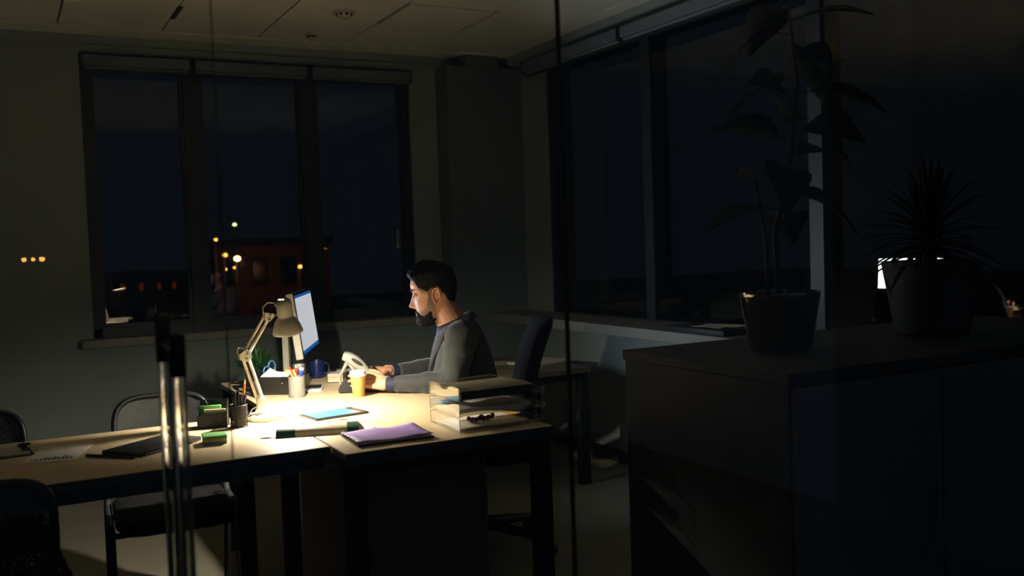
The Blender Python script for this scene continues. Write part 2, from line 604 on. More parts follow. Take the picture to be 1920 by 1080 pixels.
for k, (y0, y1) in enumerate([(4.32, 5.41), (3.09, 4.32), (1.95, 3.09)]):
    blind(wl[k], y0, y1, 'y', 'rolled up blinds', XR - 0.115 + 0.0)

# ceiling fittings
def detector(loc, r, label, name):
    t = thing(name, label, 'detector', loc)
    B().lathe([(r * 1.15, 0.0), (r * 1.15, -0.006), (r, -0.012), (r * 0.2, -0.012)], 28).build('base', 'detector_white', t, 40)
    B().lathe([(r * 0.72, -0.012), (r * 0.7, -0.022), (r * 0.52, -0.034), (r * 0.1, -0.036)], 28).build('cap', 'detector_white', t, 40)
    for k in range(8):
        a = k * PI / 4
        B().box(r * 0.72 - 0.004, r * 0.72 + 0.003, -0.006, 0.006, -0.024, -0.011).build('vent_rib', 'frame_dark', t).rotation_euler = (0, 0, a)
detector((1.66, 4.893, ZC), 0.055, 'round smoke detector on ceiling tile beside access panel', 'smoke_detector')
detector((1.65, 5.46, ZC), 0.032, 'small round ceiling sensor nearest the back window', 'ceiling_sensor')
t = thing('ceiling_vent', 'dark slot vent in the ceiling at the top edge of view', 'vent', (0.865, 5.22, ZC))
B().box(-0.012, 0.012, -0.16, 0.10, -0.006, 0.0).build('vent_frame', 'seal_black', t)
B().box(-0.004, 0.004, -0.15, 0.09, -0.009, -0.006).build('vent_blade', 'frame_dark', t)

# ------------------------------------------------------------------ glass front of the office
YG = 1.50
def glass_leaf(nm, x0, x1, label):
    o = struct(B().box(x0, x1, YG - 0.005, YG + 0.005, 0.01, 2.75).build(nm, 'door_glass'), label)
    return o
door = glass_leaf('door_1', -0.66, 0.299, 'clear glass door leaf carrying two shiny pull bars')
glass_leaf('window_3', 0.3005, 0.906, 'clear fixed glass sheet beside the door')
glass_leaf('window_4', 0.910, 3.1, 'clear fixed glass sheet on the right of the dark joint')
glass_leaf('window_5', -3.0, -0.664, 'clear fixed glass sheet left of the door')
struct(B().box(0.9062, 0.9098, YG - 0.0055, YG + 0.0055, 0.01, 2.75).build('trim_5', 'seal_black'), 'thin dark joint between two glass sheets')
struct(B().box(0.2996, 0.3003, YG - 0.005, YG + 0.005, 0.01, 2.75).build('trim_6', 'cabinet_dark'), 'thin grey edge of the glass door')
# pull bars, one on each side of the glass
for (x, y, zt, nm) in [(0.2145, YG + 0.055, 1.225, 'far'), (0.2185, YG - 0.055, 1.203, 'near')]:
    r = 0.0103
    zj = zt - (0.072 if nm == 'far' else 0.062)
    bar = B().tube([(x, y, 0.35), (x, y, zj)], r, 20).build('pull_bar', 'clear_rod', door, 40)
    bar['label'] = 'shiny vertical pull bar on the %s side of the glass' % nm
    B().lathe([(r * 1.1, zj), (r * 1.1, zt - 0.004), (r * 0.8, zt)], 20, (x, y, 0)).build('grip_sleeve', 'grip_black', bar, 40)
    for zz in (0.50, zj + 0.03):
        s = 1 if nm == 'far' else -1
        B().tube([(x, YG + s * 0.005, zz), (x, y - s * r * 0.5, zz)], 0.007, 12).build('standoff', 'chrome', bar, 40)

# ------------------------------------------------------------------ outside at night
struct(B().box(-120, 200, 8, 200, -9.2, -9).build('ground', 'asphalt'), 'dark street ground outside')
def building(x0, x1, y, z1, m, label, cols, rows, lit=()):
    t = thing('building', label, 'building', ((x0 + x1) / 2, y, -9), 0, 'buildings across the street')
    w = (x1 - x0) / 2; h = z1 + 9
    B().box(-w, w, 0, 8, 0, h).build('wall', m, t)
    B().box(-w - 0.3, w + 0.3, -0.3, 8.3, h, h + 0.5).build('roof', 'roof_dark', t)
    cw = 2 * w / cols; rh = h / rows
    for i in range(cols):
        for j in range(rows):
            wx = -w + cw * (i + 0.5); wz = rh * (j + 0.5)
            wm = 'window_dark'
            if (i, j) in lit: wm = lit[(i, j)]
            f = B().box(wx - cw * 0.26, wx + cw * 0.26, -0.08, 0.0, wz - rh * 0.27, wz + rh * 0.27).build('window', 'roof_dark', t)
            B().box(wx - cw * 0.22, wx + cw * 0.22, -0.14, -0.08, wz - rh * 0.22, wz + rh * 0.22).build('pane', wm, f)
    return t
building(12.6, 20.5, 66, 1.6, 'brick_red', 'brick red building lit by street lamps behind middle pane', 4, 3)
building(4.0, 6.2, 80, -0.9, 'house_grey', 'low house with one orange lit window outside left pane', 3, 5, {(1, 4): 'lit_window'})
building(7.6, 11.2, 84, -0.7, 'house_grey', 'low house with dim red window outside left pane', 5, 6, {(1, 5): 'lit_window_dim', (3, 5): 'lit_window_dim'})
building(12.0, 15.2, 90, -0.9, 'house_grey', 'far low house with dim windows beside the window mullion', 5, 6, {(0, 5): 'lit_window_dim', (2, 5): 'lit_window_dim'})

def street_lamp(x, y, z, r, m, label, power=0, col=(1, 0.5, 0.2)):
    t = thing('street_lamp', label, 'street lamp', (x, y, -9), 0, 'street lamps outside')
    B().tube([(0, 0.4, 0), (0, 0.4, z + 9 + 0.25)], 0.06, 8).build('pole', 'roof_dark', t)
    B().tube([(0, 0.4, z + 9.25), (0, 0.2, z + 9.32), (0, 0, z + 9.22)], 0.04, 6).build('arm', 'roof_dark', t)
    B().ell((0, 0, z + 9), (r * 1.3, r, r), 12, 8).build('lamp_head', m, t, 180)
    if power:
        l = bpy.data.lights.new('street_light', 'POINT'); l.energy = power; l.color = col; l.shadow_soft_size = 0.3
        lo = bpy.data.objects.new('street_light', l); COL.objects.link(lo); lo.parent = t; lo.location = (0, -0.5, z + 9 - 0.3)
street_lamp(13.64, 64, 3.016, 0.10, 'street_green', 'tall street lamp with pale green light seen through middle pane')
street_lamp(11.62, 60, 2.02, 0.085, 'street_orange', 'small orange street lamp beside the left mullion')
street_lamp(12.126, 60, 1.07, 0.12, 'street_orange', 'orange street lamp left of the brightest one', 55, (1, 0.42, 0.16))
street_lamp(12.851, 60, 0.82, 0.17, 'street_yellow', 'brightest yellow street lamp in front of brick red building', 300, (1, 0.45, 0.18))
street_lamp(12.5, 62, 0.16, 0.085, 'street_orange', 'small low orange lamp under the brightest lamp, left')
street_lamp(13.1, 62, 0.24, 0.085, 'street_orange', 'small low orange lamp under the brightest lamp, right')
street_lamp(16.743, 60, 0.16, 0.11, 'street_orange', 'lone orange street lamp at right side of middle pane', 120, (1, 0.42, 0.16))
# amber lamps far behind the camera, seen mirrored in the glass front
for k, (px, s) in enumerate([(0.215, 1.0), (0.298, 0.8), (0.381, 1.1)]):
    t = thing('wall_lantern', ['leftmost of three amber lamps mirrored in the glass at far left', 'middle of three amber lamps mirrored in the glass at far left', 'rightmost of three amber lamps mirrored in the glass at far left'][k], 'lantern', (px, -8.0, 1.30), 0, 'amber lamps mirrored in the glass')
    B().ell((0, 0, 0), (0.026 * s, 0.02, 0.022 * s), 12, 8).build('lantern_glass', 'corridor_amber', t, 180)
    B().lathe([(0.03, 0.02), (0.012, 0.045), (0.003, 0.05)], 12).build('lantern_cap', 'wire_black', t)
    B().tube([(0, 0, 0.05), (0, 0, 0.9)], 0.003, 6).build('hanging_rod', 'wire_black', t)

# ================================================================== FURNITURE
ZT = 0.74
# --- the man's desk
dk = thing('office_desk', 'maple topped desk with dark metal legs under the lit lamp', 'desk', (1.161, 3.45, 0))
hx, hy = 0.336, 0.872
B().rbox(-hx, hx, -hy, hy, ZT - 0.022, ZT, 0.002, 1).build('desktop', 'maple', dk)
b = B()
b.box(-hx - 0.0005, hx + 0.0005, -hy - 0.0012, -hy + 0.0002, ZT - 0.021, ZT - 0.0015)
b.box(hx - 0.0002, hx + 0.0012, -hy, hy, ZT - 0.021, ZT - 0.0015)
b.build('edge_band', 'edge_dark', dk)
for sx in (-1, 1):
    for sy in (-1, 1):
        x = sx * (hx - 0.032); y = sy * (hy - 0.03)
        B().rbox(x - 0.028, x + 0.028, y - 0.024, y + 0.024, 0, ZT - 0.023, 0.003, 1).build('leg', 'steel_dark', dk)
for sy in (-1, 1):
    y = sy * (hy - 0.03)
    B().box(-hx + 0.06, hx - 0.06, y - 0.02, y + 0.02, ZT - 0.07, ZT - 0.023).build('rail', 'steel_dark', dk)
for sx in (-1, 1):
    x = sx * (hx - 0.04)
    B().box(x - 0.015, x + 0.015, -hy + 0.054, hy - 0.054, ZT - 0.065, ZT - 0.023).build('rail', 'steel_dark', dk)

# --- long table on the left
lt = thing('long_table', 'long maple meeting table joined to the left of the desk', 'table', (-0.69, 3.05, 0))
B().rbox(-1.51, 1.511, -0.34, 0.34, ZT - 0.022, ZT, 0.002, 1).build('tabletop', 'maple_long', lt)
B().box(-1.51, 1.511, -0.3412, -0.3398, ZT - 0.021, ZT - 0.0015).build('edge_band', 'edge_dark', lt)
for x in (-1.42, 0.0, 1.40):
    for y in (-0.29, 0.29):
        B().rbox(x - 0.022, x + 0.022, y - 0.022, y + 0.022, 0, ZT - 0.023, 0.003, 1).build('leg', 'steel_dark', lt)
for y in (-0.305, 0.305):
    B().box(-1.5, 1.5, y - 0.014, y + 0.014, ZT - 0.066, ZT - 0.0235).build('rail', 'steel_dark', lt)

# --- drawer pedestal under the desk
pd = thing('drawer_pedestal', 'brownish drawer pedestal standing under near end of desk', 'cabinet', (1.10, 2.98, 0))
B().rbox(-0.225, 0.225, -0.27, 0.27, 0.03, 0.655, 0.004, 1).build('body', 'pedestal', pd)
for k in range(3):
    z0 = 0.05 + k * 0.2
    d = B().rbox(-0.215, 0.215, 0.271, 0.289, z0, z0 + 0.192, 0.003, 1).build('drawer', 'pedestal', pd)
    B().tube([(-0.05, 0.289, z0 + 0.15), (-0.05, 0.305, z0 + 0.15), (0.05, 0.305, z0 + 0.15), (0.05, 0.289, z0 + 0.15)], 0.004, 8).build('handle', 'chrome', d)
for sx in (-1, 1):
    for sy in (-1, 1):
        B().tube([(sx * 0.18 - 0.01, sy * 0.22, 0.016), (sx * 0.18 + 0.01, sy * 0.22, 0.016)], 0.016, 12).build('castor', 'plastic_black', pd)

# --- low table by the window behind the man
ZK = 0.635
bt = thing('side_table', 'brown low table behind the man beside right wall', 'table', (2.30, 4.68, 0))
B().rbox(-0.46, 0.455, -0.36, 0.36, ZK - 0.03, ZK, 0.002, 1).build('tabletop', 'back_table_wood', bt)
for sx in (-1, 1):
    for sy in (-1, 1):
        x = sx * 0.42; y = sy * 0.32
        B().rbox(x - 0.028, x + 0.028, y - 0.025, y + 0.025, 0, ZK - 0.031, 0.003, 1).build('leg', 'steel_dark', bt)
for sy in (-1, 1):
    B().box(-0.39, 0.39, sy * 0.32 - 0.015, sy * 0.32 + 0.015, ZK - 0.07, ZK - 0.031).build('rail', 'steel_dark', bt)
tag(B().slab([[(-0.1 + 0.2 * i / 6, -0.07 + 0.14 * j / 4, 0.004 + 0.002 * math.sin(i + j)) for j in range(5)] for i in range(7)], 0.003).build('paper_sheets', 'paper_grey'), 'pale paper lying on low table behind the man', 'paper', None, (2.42, 4.78, ZK), 0.2)
tag(B().rbox(-0.14, 0.14, -0.1, 0.1, 0, 0.014, 0.003).build('notebook', 'paper_grey'), 'closed pale notebook on low table beside chair back', 'notebook', None, (2.62, 4.66, ZK), 0.3)

# --- visitor chairs
def make_visitor_chair():
    t = thing('visitor_chair', '', 'chair', (0, 0, 0), 0, 'visitor chairs around the long table')
    # seat: rounded pad, front edge at +x
    def outline(w, d0, d1, r, n=6):
        pts = []
        for cx, cy, a0 in ((d1 - r, w - r, 0), (d0 + r, w - r, 90), (d0 + r, -w + r, 180), (d1 - r, -w + r, 270)):
            for i in range(n + 1):
                a = math.radians(a0 + 90 * i / n); pts.append((cx + r * math.cos(a), cy + r * math.sin(a)))
        return pts
    b = B(); rs = []
    for z, s in ((0.405, 0.80), (0.412, 0.93), (0.428, 1.0), (0.445, 1.0), (0.458, 0.96), (0.462, 0.85)):
        rs.append([(x * s + 0.02 * (1 - s), y * s, z - 0.012 * max(0, (x - 0.12)) / 0.1) for x, y in outline(0.19, -0.18, 0.22, 0.075)])
    b.rings(rs); b.build('seat', 'chair_black', t, 60)
    # backrest: curved rim plus mesh sheet
    def backpt(u, v):
        y = u * 0.168; z = 0.50 + v * 0.295
        x = -0.20 - 0.05 * v - 0.025 * (1 - u * u) * 1.0 + 0.02
        return (x, y, z)
    rim = []
    for i in range(48):
        a = 2 * PI * i / 48
        c, s_ = math.cos(a), math.sin(a)
        e = 0.5
        u = math.copysign(abs(c) ** e, c); v = math.copysign(abs(s_) ** e, s_)
        rim.append(backpt(u, 0.5 + 0.5 * v))
    B().tube(rim, 0.0105, 10, True).build('back_frame', 'plastic_black', t, 180)
    g = []
    for i in range(13):
        row = []
        for j in range(11):
            u = -0.99 + 1.98 * i / 12; vm = 0.5 * (1 - u ** 4) ** 0.25
            row.append(backpt(u, 0.5 + vm * (-1 + 2 * j / 10) * 0.98))
        g.append(row)
    vs = []; fs = []
    for i, row in enumerate(g):
        for p in row: vs.append(p)
    for i, row in enumerate(g):
        for p in row: vs.append((p[0] - 0.002, p[1], p[2]))
    N = 13 * 11
    for i in range(12):
        for j in range(10):
            a = i * 11 + j
            fs.append((a, a + 1, a + 12, a + 11)); fs.append((N + a, N + a + 11, N + a + 12, N + a + 1))
    B().add(vs, fs).build('back_mesh', 'chair_mesh', t, 180)
    for sy in (-1, 1):
        y = sy * 0.205
        # front leg runs up, along under the seat and up to the back
        B().tube([(0.235, y, 0.0), (0.20, y, 0.40), (0.185, y, 0.425), (0.16, y, 0.43)], 0.0125, 10).build('leg', 'steel_dark', t, 60)
        B().tube([(-0.26, y, 0.0), (-0.15, y, 0.39), (-0.13, y, 0.425), (-0.10, y, 0.43)], 0.0125, 10).build('leg', 'steel_dark', t, 60)
        B().tube([(0.18, y, 0.43), (-0.12, y, 0.43)], 0.0125, 10).build('side_rail', 'steel_dark', t, 60)
        B().tube([(-0.13, y, 0.43), (-0.185, y * 0.98, 0.50), (-0.205, y * 0.83, 0.60)], [0.0125, 0.011, 0.009], 10).build('back_upright', 'steel_dark', t, 60)
    for x in (0.15, -0.1):
        B().tube([(x, -0.205, 0.43), (x, -0.19, 0.398), (x, 0.19, 0.398), (x, 0.205, 0.43)], 0.010, 10).build('cross_tube', 'steel_dark', t, 60)
    return t
vc = make_visitor_chair()
spots = [((0.485, 3.50, 0), -PI / 2 - 0.06, 'black mesh back chair on far side of table, right behind door handle'),
         ((-0.12, 3.50, 0), -PI / 2 + 0.03, 'black mesh back chair on far side of table at left picture edge'),
         ((-0.085, 2.78, 0), PI / 2, 'black chair on near side of table, back turned to camera')]
for i, (p, a, lb) in enumerate(spots):
    o = vc if i == 0 else copy_tree(vc)
    o.location = p; o.rotation_euler = (0, 0, a); o['label'] = lb

# --- office chair
FX, FY = -0.9205, 0.3902
MAN = (1.59, 3.61)
fa = math.atan2(FY, FX)
oc = thing('office_chair', 'black swivel office chair the man sits on', 'chair', (1.765, 3.67, 0), fa + 0.06)
for k in range(5):
    a = k * 2 * PI / 5 + 2.55
    c, s = math.cos(a), math.sin(a)
    B().tube([(0.03 * c, 0.03 * s, 0.115), (0.18 * c, 0.18 * s, 0.095), (0.30 * c, 0.30 * s, 0.075)], [0.026, 0.021, 0.017], 10).build('star_arm', 'plastic_black', oc, 60)
    p = Vector((0.31 * c, 0.31 * s, 0.03)); tdir = Vector((-s, c, 0))
    cs = B().tube([p - tdir * 0.026, p - tdir * 0.006], 0.03, 16).tube([p + tdir * 0.006, p + tdir * 0.026], 0.03, 16).tube([p, p + Vector((0, 0, 0.04))], 0.008, 8)
    cs.build('castor', 'plastic_black', oc, 40)
B().tube([(0, 0, 0.09), (0, 0, 0.27)], 0.027, 16).build('gas_lift_cover', 'plastic_black', oc, 40)
B().tube([(0, 0, 0.26), (0, 0, 0.385)], 0.014, 16).build('gas_lift', 'chrome', oc, 40)
B().rbox(-0.13, 0.1, -0.09, 0.09, 0.375, 0.405, 0.01).build('tilt_mechanism', 'plastic_black', oc, 40)
B().tube([(0.02, -0.08, 0.39), (0.03, -0.24, 0.385)], 0.006, 8).build('tilt_lever', 'plastic_black', oc, 60)
b = B(); rs = []
for z, s in ((0.405, 0.86), (0.412, 0.96), (0.435, 1.0), (0.455, 0.98), (0.468, 0.9), (0.472, 0.7)):
    ring = []
    for i in range(32):
        a = 2 * PI * i / 32
        c, q = math.cos(a), math.sin(a)
        ring.append((0.24 * s * math.copysign(abs(c) ** 0.55, c) + 0.02, 0.235 * s * math.copysign(abs(q) ** 0.55, q), z))
    rs.append(ring)
b.rings(rs); b.build('seat', 'chair_black', oc, 60)
b = B(); rs = []
for v in [i / 14 for i in range(15)]:
    z = 0.53 + v * 0.46
    xc = -0.215 - 0.10 * v ** 1.3 + 0.02 * math.sin(v * PI)
    hw = 0.20 * (1 - 0.35 * max(0, v - 0.75) ** 1.5 / 0.125 * 0.5) * (1 - 0.25 * max(0, 0.15 - v) / 0.15)
    th = 0.024 * (1 if 0.05 < v < 0.95 else 0.55)
    ring = []
    for i in range(28):
        a = 2 * PI * i / 28; c, q = math.cos(a), math.sin(a)
        y = hw * math.copysign(abs(q) ** 0.6, q)
        ring.append((xc + th * math.copysign(abs(c) ** 0.6, c) + 0.035 * (y / 0.2) ** 2, y, z))
    rs.append(ring)
b.rings(rs); b.build('backrest', 'chair_black', oc, 60)
B().tube([(-0.1, 0, 0.40), (-0.22, 0, 0.41), (-0.265, 0, 0.48), (-0.27, 0, 0.68)], [0.022, 0.024, 0.024, 0.016], 12, flat=0.6).build('back_spine', 'plastic_black', oc, 60)
for s in (-1, 1):
    B().tube([(-0.06, s * 0.2, 0.41), (-0.06, s * 0.27, 0.43), (-0.07, s * 0.285, 0.60)], 0.014, 10).build('arm_post', 'plastic_black', oc, 60)
    B().rbox(-0.17, 0.06, s * 0.285 - 0.03, s * 0.285 + 0.03, 0.598, 0.628, 0.012).build('armrest', 'plastic_black', oc, 60)

# ================================================================== DESK LAMP
lp = thing('desk_lamp', 'lit white swing arm desk lamp with grey shade', 'lamp', (0.777, 3.285, ZT))
lx, ly = 0.777, 3.285
def L(x, y, z): return (x - lx, y - ly, z - ZT)
base = B().lathe([(0.0615, 0.0), (0.063, 0.003), (0.0625, 0.015), (0.058, 0.0205), (0.02, 0.0215)], 48).build('base', 'lamp_white', lp, 30)
B().tube([(-0.02, 0, 0.02), (-0.02, 0, 0.05)], 0.0095, 16).build('base_pin', 'lamp_white', lp, 40)
B().tube([(-0.03, -0.016, 0.034), (-0.036, -0.034, 0.034)], 0.0055, 10).build('clamp_knob', 'lamp_white', lp, 40)
B().tube([(-0.024, 0.022, 0.03), (-0.024, 0.03, 0.03)], 0.008, 10).build('clamp_screw', 'chrome', lp, 40)
J0 = Vector(L(0.759, 3.285, 0.803)); J1 = Vector(L(0.712, 3.285, 0.965)); J2 = Vector(L(0.794, 3.285, 1.092))
B().rbox(-0.014, 0.014, -0.013, 0.013, -0.026, 0.024, 0.004).build('lower_bracket', 'lamp_enamel', lp, 40).location = tuple(J0 - Vector((0, 0, 0.008)))
def pair(name, a, b_, off, m='lamp_enamel'):
    d = (b_ - a).normalized(); n = Vector((d.z, 0, -d.x))
    for s in (-1, 1):
        q = B(); q.tube([a + n * off * s, b_ + n * off * s], 0.0042, 8, flat=1.25); q.build(name, m, lp, 60)
def spring(a, b_, r, turns):
    pts = []
    d = b_ - a; dn = d.normalized(); u = Vector((0, 1, 0)); w = dn.cross(u)
    n = turns * 8
    for i in range(n + 1):
        t = i / n; an = 2 * PI * turns * t
        pts.append(a + d * t + u * r * math.cos(an) + w * r * math.sin(an))
    return B().tube(pts, 0.0009, 5)
pair('lower_arm', J0, J1, 0.0092)
pair('upper_arm', J1, J2, 0.0088)
spring(J0.lerp(J1, 0.06) + Vector((0, -0.009, 0)), J0.lerp(J1, 0.45) + Vector((0, -0.009, 0)), 0.0035, 22).build('spring', 'spring_steel', lp)
spring(J1.lerp(J2, 0.08) + Vector((0, -0.009, 0)), J1.lerp(J2, 0.42) + Vector((0, -0.009, 0)), 0.0035, 18).build('spring', 'spring_steel', lp)
def plate(c, pts, th=0.014):
    q = B(); n = len(pts)
    rs = [[(c.x + x, c.y + y, c.z + z) for x, z in pts] for y in (-th, th)]
    q.rings(rs); return q
el = plate(J1, [(-0.018, -0.014), (0.010, -0.022), (0.022, -0.008), (0.018, 0.016), (-0.002, 0.018), (-0.02, 0.004)]).build('elbow_plate', 'lamp_enamel', lp)
el2 = plate(J2, [(-0.012, -0.012), (0.006, -0.018), (0.022, -0.002), (0.02, 0.008), (-0.010, 0.014)]).build('head_plate', 'lamp_enamel', lp)
for J, par in ((J1, el), (J2, el2)):
    for dx, dz in ((0.008, 0.006), (0.004, -0.01)):
        B().tube([(J.x + dx, J.y - 0.0175, J.z + dz), (J.x + dx, J.y - 0.012, J.z + dz)], 0.003, 8).build('screw', 'spring_steel', par)
B().tube([J1 + Vector((-0.016, -0.004, 0.0)), J1 + Vector((-0.026, -0.004, 0.012)), J1 + Vector((-0.02, -0.004, 0.028)), J1 + Vector((0.0, -0.004, 0.024))], 0.0022, 8).build('cord_loop', 'lamp_enamel', lp, 180)
# shade: axis leans so that the mouth looks down and to the far side
SHC = Vector(L(0.866, 3.295, 1.030))          # centre of the mouth
axis = Vector((-0.15, -0.17, 1.0)).normalized()
zq = axis.to_track_quat('Z', 'Y').to_matrix()
prof = [(0.052, 0.0), (0.053, 0.003), (0.0505, 0.012), (0.046, 0.027), (0.039, 0.042), (0.030, 0.0535), (0.0265, 0.058), (0.0265, 0.062), (0.0275, 0.066), (0.0268, 0.105), (0.0225, 0.118), (0.016, 0.123), (0.004, 0.1245)]
inn = [(0.003, 0.1215), (0.0145, 0.1205), (0.021, 0.115), (0.0253, 0.104), (0.0258, 0.066), (0.0248, 0.059), (0.0285, 0.052), (0.0375, 0.0405), (0.0445, 0.026), (0.049, 0.0115), (0.0512, 0.003)]
b = B(); b.m = Matrix.Translation(SHC) @ zq.to_4x4()
n = 40; rs = [[(r * math.cos(2 * PI * j / n), r * math.sin(2 * PI * j / n), z) for j in range(n)] for r, z in prof]
b.rings(rs, True, False)
b.f.pop(-2)
shade = b.build('shade', 'lamp_grey', lp, 40)
b = B(); b.m = Matrix.Translation(SHC) @ zq.to_4x4()
b.rings([[(r * math.cos(2 * PI * j / n), r * math.sin(2 * PI * j / n), z) for j in range(n)] for r, z in inn[::-1] ], True, False)
b.f.pop(-2)
b.build('reflector', 'lamp_white', shade, 40)
b = B(); b.m = Matrix.Translation(SHC) @ zq.to_4x4()
for k in range(3):
    a = -2.2 + k * 0.55
    b.ell((0.014 * math.cos(a), 0.014 * math.sin(a), 0.1225), (0.004, 0.003, 0.0018), 8, 6)
b.build('vent_glow', 'bulb_glow', shade)  # glowing beads on the closed shade, standing in for bulb light through vents
bc = SHC + axis * 0.048
B().capsule(bc, bc + axis * 0.03, 0.017, 0.012, 16, 5).build('bulb', 'bulb_glow', shade, 180)
B().tube([J2 + Vector((-0.012, 0, 0.008)), J2 + Vector((-0.014, 0, 0.03)), J2 + Vector((0.004, 0, 0.047)), J2 + Vector((0.026, 0, 0.044)), SHC + axis * 0.09 + Vector((-0.024, 0, 0))], 0.0022, 8).build('cord_loop', 'lamp_enamel', lp, 180)
B().tube([J2 + Vector((0.012, 0, -0.002)), SHC + axis * 0.068 + Vector((-0.02, 0.004, 0))], 0.0035, 8).build('head_pin', 'chrome', lp, 60)
B().tube([(-0.026, -0.004, 0.05), (-0.05, -0.01, 0.042), (-0.062, -0.006, 0.02), (-0.075, 0.02, 0.003), (-0.12, 0.10, 0.003), (-0.14, 0.118, -0.0)], 0.0024, 8).build('power_cord', 'lamp_enamel', lp, 180)
ld = bpy.data.lights.new('lamp_light', 'POINT'); ld.energy = LAMP_POWER; ld.color = (1.0, 0.885, 0.68); ld.shadow_soft_size = 0.011
lo = bpy.data.objects.new('lamp_light', ld); COL.objects.link(lo); lo.parent = lp; lo.location = SHC + axis * 0.0175

# ================================================================== MONITOR
SW, SH = 0.50, 0.251
D = Vector((0.40, 0.9165, 0)); N = Vector((0.9165, -0.40, 0))
tilt = math.radians(7)
nearb = Vector((1.102, 3.95, 0.873))
cen = nearb + D * SW / 2
mo = thing('monitor', 'lit flat monitor with white page turned towards the man', 'monitor', (cen.x - N.x * 0.11, cen.y - N.y * 0.11, ZT), math.atan2(N.y, N.x))
# local: +x screen normal, y across (-y is near side), z up
def M(x, y, z):
    # tilt about bottom edge, top leans back; z measured from the screen's lower edge
    zz = 0.873 - ZT
    return (0.11 + x * math.cos(tilt) - z * math.sin(tilt), y, zz + z * math.cos(tilt) + x * math.sin(tilt))
def mbox(x0, x1, y0, y1, z0, z1):
    q = B(); q.rbox(x0, x1, y0, y1, z0, z1, min(0.003, (x1 - x0) * 0.3), 1)
    q.v = [M(*p) for p in q.v]; return q
mbox(-0.034, -0.0035, -SW / 2 - 0.013, SW / 2 + 0.013, -0.016, SH + 0.012).build('shell', 'monitor_shell', mo)
mbox(-0.0034, 0.0, -SW / 2 - 0.012, SW / 2 + 0.012, -0.014, SH + 0.011).build('bezel', 'plastic_black', mo)
mbox(0.0002, 0.0008, -SW / 2, SW / 2, 0.016, SH - 0.012).build('screen', 'screen_page', mo)
mbox(0.0002, 0.0008, -SW / 2, SW / 2, 0.0, 0.0155).build('task_bar', 'screen_bar', mo)
mbox(0.0002, 0.0008, -SW / 2, SW / 2, SH - 0.0115, SH).build('title_bar', 'screen_bar', mo)
q = B()
for k in range(9):
    z = 0.20 - k * 0.019
    q.box(0.0009, 0.0010, -0.16, -0.16 + 0.2 + 0.1 * math.sin(k * 2.1), z, z + 0.0045)
q.v = [M(*p) for p in q.v]; q.build('page_text', 'screen_text', mo)
b = B(); b.rbox(-0.016, 0.012, -0.028, 0.028, 0.012, 0.30, 0.004); b.build('stand_column', 'monitor_shell', mo)
B().rbox(0.0, 0.07, -0.04, 0.04, 0.20, 0.27, 0.006).build('mount', 'plastic_black', mo)
B().lathe([(0.105, 0), (0.105, 0.006), (0.098, 0.012), (0.02, 0.014)], 36).build('foot', 'monitor_shell', mo, 40)
sl = bpy.data.lights.new('screen_light', 'AREA'); sl.shape = 'RECTANGLE'; sl.size = SW; sl.size_y = SH; sl.energy = SCREEN_POWER; sl.color = (0.82, 0.9, 1.0); sl.spread = math.radians(108)
so = bpy.data.objects.new('screen_light', sl); COL.objects.link(so); so.parent = mo
p = Vector(M(0.003, 0, SH / 2)); nrm = Vector((math.cos(tilt), 0, math.sin(tilt)))
so.matrix_local = Matrix.Translation(p) @ (nrm.to_track_quat('Z', 'Y').to_matrix().to_4x4()) @ Matrix.Rotation(PI, 4, 'X')

# ================================================================== THINGS ON THE DESK
def sheet(name, m, w, d, th=0.0012, wave=0.0, nx=8, ny=6):
    return B().slab([[(-w / 2 + w * i / nx, -d / 2 + d * j / ny, th + wave * (0.5 + 0.5 * math.sin(i * 0.9 + j * 0.6))) for j in range(ny + 1)] for i in range(nx + 1)], th)

# --- black box with papers and scissors
bx = thing('black_box', 'glossy black open box holding scissors and papers', 'box', (0.975, 3.845, ZT), -0.62)
def open_box(b, w, d, h, t):
    b.box(-w, w, -d, d, 0, t); b.box(-w, w, -d, -d + t, t, h); b.box(-w, w, d - t, d, t, h)
    b.box(-w, -w + t, -d + t, d - t, t, h); b.box(w - t, w, -d + t, d - t, t, h); return b
open_box(B(), 0.10, 0.05, 0.07, 0.003).build('body', 'box_black', bx)
B().rbox(0.02, 0.06, -0.056, -0.0505, 0.06, 0.072, 0.002, 1).build('latch', 'plastic_black', bx)
B().ell((0.022, -0.052, 0.046), (0.003, 0.002, 0.003), 8, 6).build('stud', 'chrome', bx)
sc = thing('scissors', 'blue handled scissors standing in the black box', 'scissors', (0.935, 3.875, ZT + 0.005), 0.35)
for k, (cx, cz, rx, rz) in enumerate([(-0.012, 0.085, 0.016, 0.019), (0.014, 0.10, 0.016, 0.024)]):
    pts = [(cx + rx * math.cos(a) , 0.004 * (k - 0.5), cz + rz * math.sin(a)) for a in [2 * PI * i / 20 for i in range(20)]]
    B().tube(pts, 0.0042, 8, True).build('handle_ring', 'scissor_blue', sc, 180)
for k in (-1, 1):
    B().add([(k * 0.012, 0.002 * k, 0.07), (k * 0.004, 0.002 * k, 0.07), (-k * 0.010, 0.002 * k, 0.0), (k * 0.012, 0.002 * k + 0.0015, 0.07), (k * 0.004, 0.002 * k + 0.0015, 0.07), (-k * 0.010, 0.002 * k + 0.0015, 0.0)], [(0, 1, 2), (3, 5, 4), (0, 3, 4, 1), (1, 4, 5, 2), (2, 5, 3, 0)]).build('blade', 'chrome', sc)
